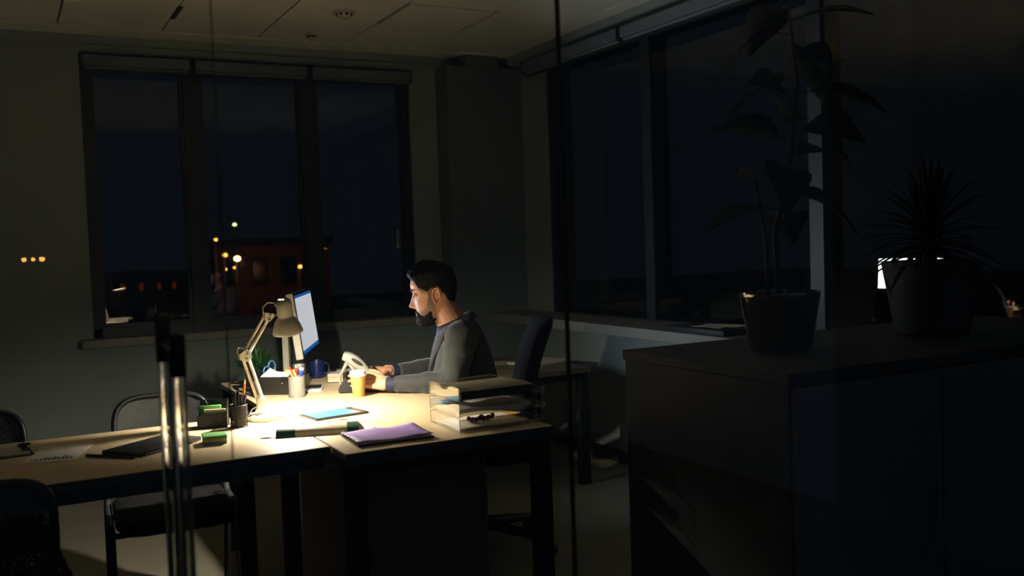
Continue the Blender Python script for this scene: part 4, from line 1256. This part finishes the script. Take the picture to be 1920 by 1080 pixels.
# rubber plant
rp = pot('rubber_plant', 'tall dark leafed rubber plant in shiny tapered metal pot', (1.868, 1.965, 1.0), 0.083, 0.106, 0.158, 'pot_metal')
st = [Vector((0.0, 0.0, 0.13)), Vector((-0.02, -0.01, 0.32)), Vector((0.02, -0.03, 0.52)), Vector((0.06, -0.02, 0.72)), Vector((0.05, 0.0, 0.95))]
B().tube(st, [0.009, 0.008, 0.007, 0.006, 0.004], 8).build('stem', 'stem_brown', rp, 180)
B().tube([Vector((-0.02, 0.02, 0.14)), Vector((-0.045, 0.0, 0.30)), Vector((-0.06, 0.02, 0.46))], [0.006, 0.006, 0.004], 8).build('support_stick', 'stem_brown', rp, 180)
rl = random.Random(11)
for k in range(17):
    t_ = 0.28 + 0.70 * k / 16
    i = min(3, int(t_ * 4)); p = st[i].lerp(st[i + 1], t_ * 4 - i)
    a = k * 2.4 + 0.6; el_ = rl.uniform(0.0, 0.55)
    d = (math.cos(a) * math.cos(el_), math.sin(a) * math.cos(el_), math.sin(el_))
    pet = Vector(p) + Vector(d) * 0.035
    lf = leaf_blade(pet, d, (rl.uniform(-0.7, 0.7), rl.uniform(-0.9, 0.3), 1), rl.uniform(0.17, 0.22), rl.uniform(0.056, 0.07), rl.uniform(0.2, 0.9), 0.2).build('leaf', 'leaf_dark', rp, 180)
    B().tube([p, pet], 0.0025, 6).build('leaf_stalk', 'stem_brown', lf)
# yucca
yp = pot('yucca_plant', 'spiky dark yucca in wide grey pot at right', (2.46, 1.95, 1.0), 0.105, 0.140, 0.218, 'pot_grey')
B().tube([(0, 0, 0.16), (-0.01, 0, 0.30)], [0.022, 0.018], 12).build('trunk', 'stem_brown', yp, 180)
for k in range(62):
    a = k * 2.39996; v = k / 61
    el_ = lerp(-0.2, 1.45, v)
    d = (math.cos(a) * math.cos(el_), math.sin(a) * math.cos(el_), math.sin(el_))
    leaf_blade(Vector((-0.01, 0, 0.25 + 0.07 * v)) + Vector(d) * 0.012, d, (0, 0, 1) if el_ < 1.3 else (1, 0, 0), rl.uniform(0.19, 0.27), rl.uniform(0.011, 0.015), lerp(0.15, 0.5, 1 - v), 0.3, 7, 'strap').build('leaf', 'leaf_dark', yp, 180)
# black portfolio on the sill
bp_ = thing('portfolio', 'flat black portfolio on right window sill beside metal pot', 'folder', (2.99, 3.60, 0.852), 0.0)
B().rbox(-0.12, 0.12, -0.22, 0.22, 0, 0.028, 0.004).build('case', 'folder_black', bp_, 40)
sheet('s', 'x', 0.18, 0.2, 0.001, 0.006).build('loose_sheet', 'paper_grey', bp_).location = (0.0, -0.05, 0.029)

# ================================================================== THE MAN
# local frame: +x forward, +y his left (towards camera), origin on the floor under his chest
man = thing('person', 'bearded man in dark grey jacket seated at desk looking down', 'person', (MAN[0], MAN[1], 0), fa)

# ---- head surface as a function (head frame: x forward, y left, z up)
XF = [(-0.118, 0.048), (-0.112, 0.066), (-0.102, 0.077), (-0.088, 0.0785), (-0.075, 0.077), (-0.06, 0.079), (-0.045, 0.081), (-0.03, 0.080), (-0.005, 0.079), (0.012, 0.0785), (0.03, 0.086), (0.05, 0.087), (0.07, 0.081), (0.09, 0.066), (0.105, 0.045), (0.114, 0.024), (0.118, 0.004)]
XB = [(-0.118, 0.01), (-0.105, -0.012), (-0.09, -0.035), (-0.07, -0.06), (-0.04, -0.074), (0.0, -0.088), (0.03, -0.095), (0.055, -0.093), (0.08, -0.08), (0.10, -0.055), (0.113, -0.026), (0.118, -0.004)]
HW = [(-0.118, 0.018), (-0.108, 0.032), (-0.09, 0.046), (-0.07, 0.056), (-0.04, 0.063), (-0.01, 0.068), (0.02, 0.0715), (0.05, 0.073), (0.075, 0.066), (0.095, 0.05), (0.11, 0.026), (0.118, 0.004)]
def g(x, s): return math.exp(-(x / s) ** 2)
def head_pt(z, a, off=0.0):
    xf, xb, hw = curve(XF, z), curve(XB, z), curve(HW, z)
    c, s = math.cos(a), math.sin(a)
    e = 0.86
    cc = math.copysign(abs(c) ** e, c); ss = math.copysign(abs(s) ** e, s)
    x0 = 0.0
    x = (xf - x0) * cc if c > 0 else (x0 - xb) * cc
    y = hw * ss
    if c > 0:
        # nose
        nz = 0.0
        if z < 0.022 and z > -0.05:
            nz = curve([(-0.05, 0.0), (-0.044, 0.014), (-0.036, 0.027), (-0.03, 0.0275), (-0.015, 0.0185), (0.005, 0.010), (0.022, 0.0)], z)
        nw = lerp(0.016, 0.010, min(1, max(0, (z + 0.045) / 0.05)))
        x += nz * g(y, nw) * (1 if abs(y) < 0.05 else 0)
        x += 0.006 * g(abs(y) - 0.012, 0.006) * g(z + 0.037, 0.008)
        # eyes, brows, cheeks, lips
        x -= 0.011 * g(abs(y) - 0.031, 0.015) * g(z - 0.010, 0.011)
        x += 0.005 * g(abs(y) - 0.03, 0.022) * g(z - 0.029, 0.008)
        x += 0.004 * g(abs(y) - 0.04, 0.018) * g(z + 0.02, 0.015)
        x += 0.0055 * g(y, 0.022) * g(z + 0.061, 0.006) + 0.0055 * g(y, 0.019) * g(z + 0.074, 0.0065)
        x -= 0.002 * g(y, 0.02) * g(z + 0.0675, 0.002)
        x += 0.003 * g(y, 0.016) * g(z + 0.098, 0.012)
    p = Vector((x, y, z))
    if off:
        n = Vector((x / 0.09, y / 0.075, max(-0.2, z) / 0.12)).normalized()
        p = p + n * off
    return p
pitch = math.radians(9)
HEAD = Matrix.Translation((0.034, 0.0, 1.116)) @ Matrix.Rotation(pitch, 4, 'Y') @ Matrix.Rotation(math.radians(0), 4, 'Z')
def head_rings(b, nz, na, offf=None, z0=-0.1179, z1=0.1179):
    rs = []
    for i in range(nz + 1):
        t_ = i / nz
        z = z0 + (z1 - z0) * (0.5 - 0.5 * math.cos(PI * t_) if nz > 30 else t_)
        rs.append([HEAD @ head_pt(z, 2 * PI * j / na) for j in range(na)])
    return b.rings(rs)

# ---- body skin: head, neck, ears, trunk, arms, hands, legs fused to one surface
sk = B()
head_rings(sk, 72, 96)
def hp(x, y, z): return HEAD @ Vector((x, y, z))
for s in (-1, 1):
    # ear: back disc, helix rim, lobe
    ec = Vector((-0.006, s * 0.0715, -0.006))
    pts = []
    for i in range(18):
        a = math.radians(-70 + 300 * i / 17)
        pts.append(hp(ec.x - 0.003 + 0.0155 * math.cos(a) * (0.9 if math.cos(a) > 0 else 1.1) - 0.004 * math.sin(a), ec.y + s * (0.0105 - 0.0075 * math.cos(a)), ec.z + 0.030 * math.sin(a)))
    sk.tube(pts, [0.0030 + 0.0012 * math.sin(PI * i / 17) for i in range(18)], 8)
    sk.ell(hp(ec.x - 0.006, ec.y - s * 0.001, ec.z), (0.013, 0.0042, 0.026), 14, 10)
    sk.tube([hp(ec.x - 0.012 + 0.006 * math.cos(a_), ec.y + s * 0.0055, ec.z + 0.004 + 0.016 * math.sin(a_)) for a_ in [math.radians(60 + 20 * q) for q in range(10)]], 0.0025, 8)
    sk.ell(hp(ec.x + 0.004, ec.y + s * 0.0035, ec.z - 0.026), (0.0075, 0.0042, 0.009), 10, 8)
    sk.ell(hp(ec.x + 0.010, ec.y + s * 0.003, ec.z - 0.004), (0.004, 0.005, 0.007), 8, 6)
    # lids
    sk.ell(hp(0.0715, s * 0.031, 0.0105), (0.0105, 0.0135, 0.0085), 14, 10)
sk.capsule(hp(-0.022, 0, -0.05), (-0.052, 0, 0.965), 0.056, 0.060, 20, 5)
sk.capsule((-0.052, 0, 0.965), (-0.085, 0, 0.90), 0.062, 0.085, 20, 5)
# trunk under the clothes
sk.ell((-0.085, 0, 0.86), (0.085, 0.155, 0.13), 20, 12)
sk.ell((-0.10, 0, 0.70), (0.085, 0.135, 0.17), 20, 12)
sk.ell((-0.15, 0, 0.56), (0.11, 0.15, 0.09), 20, 12)
SHN = Vector((-0.066, 0.175, 0.945)); ELN = Vector((-0.005, 0.225, 0.782)); WRN = Vector((0.212, 0.175, 0.776))
SHF = Vector((-0.066, -0.175, 0.945)); ELF = Vector((0.020, -0.215, 0.785)); WRF = Vector((0.207, -0.095, 0.792))
for S, E_, W_ in ((SHN, ELN, WRN), (SHF, ELF, WRF)):
    sk.capsule((-0.085, S.y * 0.4, 0.90), S, 0.05, 0.045, 14)
    sk.capsule(S, E_, 0.042, 0.034, 14); sk.capsule(E_, W_, 0.034, 0.024, 14)
HIPS = {1: Vector((-0.15, 0.09, 0.535)), -1: Vector((-0.15, -0.09, 0.535))}
KNEE = {1: Vector((0.235, 0.125, 0.545)), -1: Vector((0.235, -0.125, 0.545))}
ANK = {1: Vector((0.25, 0.12, 0.10)), -1: Vector((0.25, -0.12, 0.10))}
for s in (1, -1):
    sk.capsule(HIPS[s], KNEE[s], 0.07, 0.05, 14); sk.capsule(KNEE[s], ANK[s], 0.048, 0.034, 14)
    sk.capsule(ANK[s], ANK[s] + Vector((0.10, 0.01 * s, -0.06)), 0.032, 0.028, 12)
def hand(b, wrist, d, n, thumb, curl, spread=0.06, scale=0.92, thumb_curl=0.3):
    """wrist, d finger direction, n the way the palm faces, thumb the side of the thumb"""
    d = Vector(d).normalized(); n = Vector(n); n = (n - d * n.dot(d)).normalized()
    s = Vector(thumb); s = (s - d * s.dot(d) - n * s.dot(n)).normalized()
    w = Vector(wrist)
    # palm: three rounded columns between wrist and knuckles
    for k, o in enumerate((-0.030, -0.011, 0.010, 0.029)):
        b.capsule(w + s * o * 0.62 * scale + d * 0.004, w + (d * 0.083 + s * o) * scale, 0.0155 * scale, 0.0125 * scale, 12)
    b.ell(w + d * 0.045 * scale, (0.036 * scale,) * 3, 14, 10, Matrix(((d.x, s.x, n.x * 0.42), (d.y, s.y, n.y * 0.42), (d.z, s.z, n.z * 0.42))))
    b.capsule(w - d * 0.03, w + d * 0.01, 0.024, 0.024 * scale, 12)
    lens = [(0.032, 0.020, 0.018), (0.041, 0.026, 0.020), (0.045, 0.029, 0.021), (0.040, 0.025, 0.020)]
    for k, o in enumerate((-0.030, -0.011, 0.010, 0.029)):
        p = w + (d * 0.083 + s * o) * scale
        dd = (d + s * (o / 0.03) * spread).normalized()
        r = 0.0092 if k else 0.0080
        for q in range(3):
            c = curl[k][q]
            dd = (dd * math.cos(c) + n * math.sin(c)); dd.normalize()
            nn = n - dd * n.dot(dd)
            p2 = p + dd * lens[k][q] * scale
            b.capsule(p, p2, r * scale, (r - 0.0009) * scale, 10)
            p = p2; r -= 0.0009
    # thumb leaves the side near the wrist
    p = w + (d * 0.022 + s * 0.028 + n * 0.008) * scale
    dd = (d * 0.62 + s * 0.62 + n * 0.35).normalized(); r = 0.0125
    for q, ln in enumerate((0.040, 0.031, 0.024)):
        p2 = p + dd * ln * scale
        b.capsule(p, p2, r * scale, (r - 0.0015) * scale, 10)
        p = p2; r -= 0.0016
        dd = (dd + d * thumb_curl - s * thumb_curl * 0.7).normalized()
# near left hand: slightly raised, palm down and inwards, fingers bent over the telephone
hand(sk, WRN + Vector((0.022, -0.003, 0.004)), (0.93, -0.22, 0.22), (-0.05, -0.75, -0.66), (0.1, -0.55, 0.83), [(0.15, 0.35, 0.25), (0.12, 0.30, 0.25), (0.10, 0.28, 0.22), (0.06, 0.25, 0.2)])
# far right hand: knuckles up, fingers curled down on the keys
hand(sk, WRF + Vector((0.022, 0.01, 0.006)), (0.93, 0.32, 0.16), (0.05, 0.10, -0.98), (0.0, 0.95, 0.05), [(0.45, 0.6, 0.35), (0.42, 0.55, 0.35), (0.38, 0.5, 0.35), (0.3, 0.45, 0.3)])
body_me = remesh(sk, 0.0026, 2, 0.4)
body = link('body', body_me, 'skin', man, 180)

# ---- eyes and brows
for s in (-1, 1):
    B().ell(hp(0.0745, s * 0.031, 0.0085), (0.0095, 0.0105, 0.0042), 12, 8).build('eyelid', 'skin', man, 180)
    b = B()
    b.tube([hp(0.0835 - 0.9 * (abs(q) ** 2) * 0.006, s * (0.031 + q * 0.012), 0.0045 - 0.002 * q * q) for q in (-1, -0.5, 0, 0.5, 1)], 0.0011, 6)
    b.build('eyelash', 'hair', man)
    rs = []
    b = B()
    b.tube([head_pt(0.0285 + 0.003 * math.sin(PI * q), s * lerp(0.14, 0.62, q), 0.0012) for q in [i / 8 for i in range(9)]], [0.0016, 0.0034, 0.0038, 0.0038, 0.0036, 0.0032, 0.0028, 0.002, 0.001], 8)
    b.v = [tuple(HEAD @ Vector(p)) for p in b.v]
    b.build('eyebrow', 'beard', man, 180)
b = B()
b.tube([HEAD @ head_pt(-0.0705, a, 0.0018) for a in [-0.26 + 0.52 * i / 8 for i in range(9)]], [0.001, 0.0025, 0.0035, 0.0038, 0.0038, 0.0038, 0.0035, 0.0025, 0.001], 8)
b.build('lips', 'lip', man, 180)

# ---- hair and beard as shells grown over the head
def shell(thick, na=180, nz=110, z0=-0.117, z1=0.1178):
    top = []; bot = []
    for i in range(nz + 1):
        z = lerp(z0, z1, i / nz) if z1 < 0.117 else z0 + (z1 - z0) * (1 - (1 - i / nz) ** 1.5)
        rt = []; rb_ = []
        for j in range(na):
            a = -PI + 2 * PI * j / na
            th = thick(z, a)
            rt.append((HEAD @ head_pt(z, a, th)) if th > -0.003 else None)
            rb_.append(HEAD @ head_pt(z, a, -0.004))
        top.append(rt); bot.append(rb_)
    vs = []; idx = {}
    fs = []
    def vid(i, j, t_):
        key = (i, j, t_)
        if key not in idx:
            idx[key] = len(vs); vs.append(top[i][j] if t_ else bot[i][j])
        return idx[key]
    for i in range(nz):
        for j in range(na):
            k = (j + 1) % na
            if all(top[a_][b_] is not None for a_, b_ in ((i, j), (i, k), (i + 1, k), (i + 1, j))):
                fs.append((vid(i, j, 1), vid(i, k, 1), vid(i + 1, k, 1), vid(i + 1, j, 1)))
    q = B()
    # crown cap
    j_ = [vid(nz, j, 1) for j in range(na) if top[nz][j] is not None]
    if len(j_) == na: fs.append(tuple(j_))
    q.add(vs, fs); return q
def sm(a, b_, x):
    t_ = min(1, max(0, (x - a) / (b_ - a))); return t_ * t_ * (3 - 2 * t_)
def hair_th(z, a):
    aa = abs(a)
    # hairline height around the head: forehead high, temples, over the ear, down to the nape
    line = curve([(0.0, 0.071), (0.45, 0.070), (0.75, 0.060), (0.95, 0.032), (1.15, 0.022), (1.35, 0.012), (1.55, 0.026), (1.75, 0.026), (1.95, -0.003), (2.3, -0.036), (2.7, -0.048), (3.2, -0.05)], aa)
    e = sm(line - 0.004, line + 0.012, z)
    n = noise.noise(Vector((a * 7, z * 90, 0))) * 0.0022 + noise.noise(Vector((a * 22, z * 60, 4))) * 0.0012
    side = 0.0035; top_ = 0.019
    k = sm(0.035, 0.085, z)
    front = sm(1.3, 0.3, aa) if aa < 1.3 else 0
    th = lerp(side, top_, k) + 0.007 * front * k
    th = lerp(th, 0.010, sm(1.9, 2.6, aa) * (1 - k))
    return -0.0036 + e * (th + 0.0036 + n * (0.5 + k))
hair = shell(hair_th).build('hair', 'hair', man, 180)
# swept front tuft
b = B()
for k in range(46):
    a = -0.85 + 1.7 * k / 45
    zz = 0.064 + 0.012 * math.cos(a * 1.2)
    p0 = head_pt(0.079, a, 0.006); p1 = head_pt(0.091, a, 0.019 + 0.003 * math.sin(k * 2.3)); p2 = head_pt(0.102, a * 0.9, 0.021); p3 = head_pt(0.112, a * 0.8 + 0.1, 0.018)
    b.tube([HEAD @ p0, HEAD @ (p1 + Vector((0.004, 0, 0))), HEAD @ p2, HEAD @ p3], [0.003, 0.0046, 0.0042, 0.002], 6)
b.build('fringe', 'hair', man, 180)
def beard_th(z, a):
    aa = abs(a)
    up = curve([(0.0, -0.046), (0.2, -0.048), (0.34, -0.056), (0.55, -0.074), (0.85, -0.078), (1.1, -0.070), (1.3, -0.058), (1.5, -0.045)], aa)
    back = sm(1.52, 1.15, aa)
    e = sm(up + 0.003, up - 0.012, z) * back
    if aa < 0.30 and -0.081 < z < -0.066: e *= sm(0.18, 0.28, aa)
    depth = curve([(0.0, 0.012), (0.5, 0.009), (1.0, 0.005), (1.4, 0.0022), (1.6, 0.001)], aa) * sm(-0.045, -0.085, z) + 0.0022
    if z > -0.066 and aa < 0.4: depth = 0.0048
    n = noise.noise(Vector((a * 26, z * 190, 2))) * 0.0011
    return -0.0034 + e * (depth + 0.0034 + n)
beard = shell(beard_th, 200, 110, -0.1179, 0.03).build('beard', 'beard', man, 180)
# underside of the beard
b = B()
b.ell(hp(0.052, 0, -0.108), (0.034, 0.036, 0.020), 18, 10, Matrix.Rotation(pitch, 3, 'Y'))
b.ell(hp(0.024, 0, -0.098), (0.034, 0.044, 0.017), 18, 10, Matrix.Rotation(pitch, 3, 'Y'))
b.build('chin_beard', 'beard', beard, 180)

# whisker shadow: a soft dark tone in the skin along jaw, lip and temple
hinv = HEAD.inverted()
att = body_me.attributes.new('whisker', 'FLOAT', 'POINT')
vals = [0.0] * len(body_me.vertices)
for v in body_me.vertices:
    if v.co.z < 0.97 or v.co.x < -0.06: continue
    q = hinv @ v.co
    if not (-0.125 < q.z < 0.075) or abs(q.y) > 0.0735: continue
    xf = max(0.02, curve(XF, q.z)); hw = max(0.02, curve(HW, q.z))
    aa = abs(math.atan2(q.y / hw, q.x / xf))
    if aa > 1.75: continue
    up = curve([(0.0, -0.046), (0.3, -0.054), (0.6, -0.060), (0.85, -0.058), (1.1, -0.044), (1.25, -0.010), (1.35, 0.03), (1.5, 0.03)], aa)
    w = sm(up + 0.014, up - 0.014, q.z) * sm(1.72, 1.45, aa) * 0.75
    line = curve([(0.0, 0.062), (0.45, 0.062), (0.75, 0.055), (0.95, 0.028), (1.15, 0.020), (1.35, 0.012), (1.55, 0.026)], aa)
    w = max(w, 0.7 * sm(line - 0.020, line + 0.002, q.z) * sm(0.7, 1.0, aa))
    if aa < 0.24 and -0.081 < q.z < -0.064: w *= 0.2
    vals[v.index] = w
att.data.foreach_set('value', vals)

# ---- jacket: trunk and sleeves fused
jk = B()
def ring_xy(cx, cz, rx, ry, lean=0.0, n=32, e=0.85):
    out = []
    for j in range(n):
        a = 2 * PI * j / n; c, s = math.cos(a), math.sin(a)
        x = rx * math.copysign(abs(c) ** e, c)
        out.append((cx + x, ry * math.copysign(abs(s) ** e, s), cz + lean * x))
    return out
secs = [ # z, front x, back x, half width, lean
    (0.555, 0.055, -0.235, 0.165, 0.0), (0.62, 0.060, -0.232, 0.170, 0.0), (0.70, 0.058, -0.226, 0.168, 0.0), (0.76, 0.053, -0.218, 0.168, 0.0),
    (0.81, 0.047, -0.208, 0.170, 0.0), (0.855, 0.040, -0.196, 0.175, -0.05), (0.90, 0.030, -0.180, 0.178, -0.12), (0.94, 0.018, -0.160, 0.172, -0.22),
    (0.972, 0.0, -0.136, 0.145, -0.35), (0.992, -0.012, -0.112, 0.105, -0.4), (1.0, -0.022, -0.098, 0.075, -0.42)]
jk.rings([ring_xy((f_ + k_) / 2, z, (f_ - k_) / 2, w_, ln) for z, f_, k_, w_, ln in secs])
def sleeve(b, pts, rr, seed):
    rnd = random.Random(seed)
    fine = []; rf = []
    n = 40
    P = [Vector(p) for p in pts]
    for i in range(n + 1):
        t_ = i / n * (len(P) - 1); k = min(len(P) - 2, int(t_)); u = t_ - k
        p0 = P[max(0, k - 1)]; p1 = P[k]; p2 = P[k + 1]; p3 = P[min(len(P) - 1, k + 2)]
        q = 0.5 * ((2 * p1) + (p2 - p0) * u + (2 * p0 - 5 * p1 + 4 * p2 - p3) * u * u + (3 * p1 - p0 - 3 * p2 + p3) * u ** 3)
        r = lerp(rr[k], rr[k + 1], u)
        r *= 1 + 0.030 * math.sin(i * 1.15 + seed) + rnd.uniform(-0.012, 0.012)
        fine.append(q); rf.append(r)
    b.tube(fine, rf, 18)
sleeve(jk, [(-0.07, 0.10, 0.955), SHN + Vector((0, 0.002, -0.004)), SHN.lerp(ELN, 0.5) + Vector((-0.008, 0.012, 0)), ELN + Vector((-0.012, 0.004, -0.001)), ELN.lerp(WRN, 0.30) + Vector((0, 0, 0.001)), ELN.lerp(WRN, 0.62), WRN + Vector((-0.014, 0, -0.001))], [0.058, 0.066, 0.058, 0.051, 0.044, 0.037, 0.032], 1)
sleeve(jk, [(-0.07, -0.10, 0.955), SHF + Vector((0, -0.002, -0.004)), SHF.lerp(ELF, 0.5) + Vector((-0.008, -0.012, 0)), ELF + Vector((-0.014, -0.004, 0.002)), ELF.lerp(WRF, 0.30), ELF.lerp(WRF, 0.62), WRF + Vector((-0.014, 0.004, 0))], [0.058, 0.066, 0.058, 0.051, 0.043, 0.036, 0.031], 4)
jm = remesh(jk, 0.006, 5, 0.5)
for v in jm.vertices:
    p = v.co
    w = noise.noise(Vector((p.x * 16, p.y * 12, p.z * 22))) * 0.0040 + noise.noise(Vector((p.x * 40, p.y * 30, p.z * 42 + 7))) * 0.0014
    v.co = p + v.normal * w
jacket = link('jacket', jm, 'jacket', man, 180)
# lapels and collar
for s in (-1, 1):
    rows = []
    for i in range(13):
        t_ = i / 12
        z = lerp(0.995, 0.80, t_)
        f_ = curve([(0.80, 0.052), (0.855, 0.046), (0.90, 0.038), (0.94, 0.028), (0.972, 0.006), (1.0, -0.03)], z)
        wdt = 0.05 * math.sin(PI * min(1, 0.2 + t_ * 0.8)) + 0.008
        y0 = s * lerp(0.060, 0.006, t_ ** 0.8)
        row = []
        for j in range(5):
            y = y0 + s * wdt * j / 4
            x = f_ + 0.010 - 0.9 * (abs(y) / 0.17) ** 2 * 0.11 + 0.004 * math.sin(PI * j / 4)
            row.append((x, y, z))
        rows.append(row)
    vs = [p for r in rows for p in r] + [(p[0] - 0.004, p[1], p[2]) for r in rows for p in r]
    fs = []; nv = 5; N_ = 13 * 5
    for i in range(12):
        for j in range(4):
            a = i * nv + j
            fs += [(a, a + nv, a + nv + 1, a + 1), (N_ + a, N_ + a + 1, N_ + a + nv + 1, N_ + a + nv)]
        fs += [(i * nv, N_ + i * nv, N_ + (i + 1) * nv, (i + 1) * nv), (i * nv + 4, (i + 1) * nv + 4, N_ + (i + 1) * nv + 4, N_ + i * nv + 4)]
    B().add(vs, fs).build('lapel', 'jacket', jacket, 180)
def neck_ring(r0x, r0y, cx, cz, lean, gap, r, open_front=True):
    pts = []
    n = 36
    for i in range(n + 1):
        a = lerp(gap, 2 * PI - gap, i / n)
        x = r0x * math.cos(a); y = r0y * math.sin(a)
        pts.append((cx + x, y, cz - lean * x))
    return pts
q = B(); q.tube(neck_ring(0.066, 0.072, -0.058, 0.990, 0.55, 0.55, 0), 0.0085, 10, flat=2.2); q.build('jacket_collar', 'jacket', jacket, 180)
q = B(); rs = []
for zo, ro in ((-0.028, 0.006), (-0.012, 0.003), (0.012, 0.0), (0.018, 0.001), (0.014, 0.006), (-0.01, 0.011), (-0.028, 0.013)):
    ring = []
    for i in range(37):
        a = lerp(0.12, 2 * PI - 0.12, i / 36)
        x = (0.0645 + ro) * math.cos(a); y = (0.0655 + ro) * math.sin(a)
        ring.append((-0.045 + x, y, 0.992 - 0.42 * x + zo))
    rs.append(ring)
vs = [p for r in rs for p in r]; fs = []
for i in range(len(rs) - 1):
    for j in range(36): fs.append((i * 37 + j, i * 37 + j + 1, (i + 1) * 37 + j + 1, (i + 1) * 37 + j))
B().add(vs, fs).build('shirt_collar', 'shirt_navy', man, 180)
# shirt front in the V of the jacket
vs = []; fs = []
for i in range(9):
    t_ = i / 8; z = lerp(0.985, 0.80, t_)
    f_ = curve([(0.80, 0.053), (0.855, 0.047), (0.90, 0.039), (0.94, 0.030), (0.972, 0.012), (1.0, -0.01)], z)
    wd_ = lerp(0.062, 0.006, t_)
    for j in range(5):
        y = -wd_ + 2 * wd_ * j / 4
        vs.append((f_ + 0.003 - 3.2 * y * y, y, z))
for i in range(8):
    for j in range(4): a = i * 5 + j; fs.append((a, a + 5, a + 6, a + 1))
N_ = len(vs); vs += [(x - 0.006, y, z) for x, y, z in vs]; fs += [tuple(N_ + k for k in reversed(f)) for f in fs]
B().add(vs, fs).build('shirt_front', 'shirt_navy', man, 180)
for S_, W_, E_ in ((1, WRN, ELN), (-1, WRF, ELF)):
    d = (W_ - E_).normalized()
    B().tube([W_ - d * 0.03, W_ + d * 0.016, W_ + d * 0.018], [0.0285, 0.0285, 0.026], 20).build('shirt_cuff', 'shirt_navy', man, 40)
d = (WRN - ELN).normalized()
for k in range(3):
    c = WRN - d * (0.03 + 0.013 * k) + Vector((0, 0.022, -0.024))
    B().ell(c, (0.005, 0.004, 0.004), 8, 6).build('cuff_button', 'button_dark', jacket)
# ---- trousers and shoes
tr = B()
tr.ell((-0.145, 0, 0.565), (0.13, 0.172, 0.098), 22, 12)
for s in (1, -1):
    tr.capsule(HIPS[s], KNEE[s], 0.084, 0.066, 18); tr.capsule(KNEE[s], ANK[s] + Vector((-0.005, 0, 0.02)), 0.064, 0.05, 18)
link('trousers', remesh(tr, 0.008, 3), 'trousers', man, 180)
for s in (1, -1):
    sh = B(); rs = []
    a0 = ANK[s]
    for t_, hw_, hh in ((0, 0.026, 0.075), (0.1, 0.034, 0.085), (0.3, 0.036, 0.08), (0.5, 0.036, 0.058), (0.75, 0.044, 0.046), (0.93, 0.036, 0.036), (1.0, 0.014, 0.022)):
        ring = []
        for j in range(16):
            a = 2 * PI * j / 16
            ring.append((a0.x - 0.06 + 0.285 * t_, a0.y + hw_ * math.cos(a), hh / 2 + hh / 2 * math.copysign(abs(math.sin(a)) ** 0.7, math.sin(a)) + 0.001))
        rs.append(ring)
    sh.rings(rs); sh.build('shoe', 'shoe_leather', man, 60)
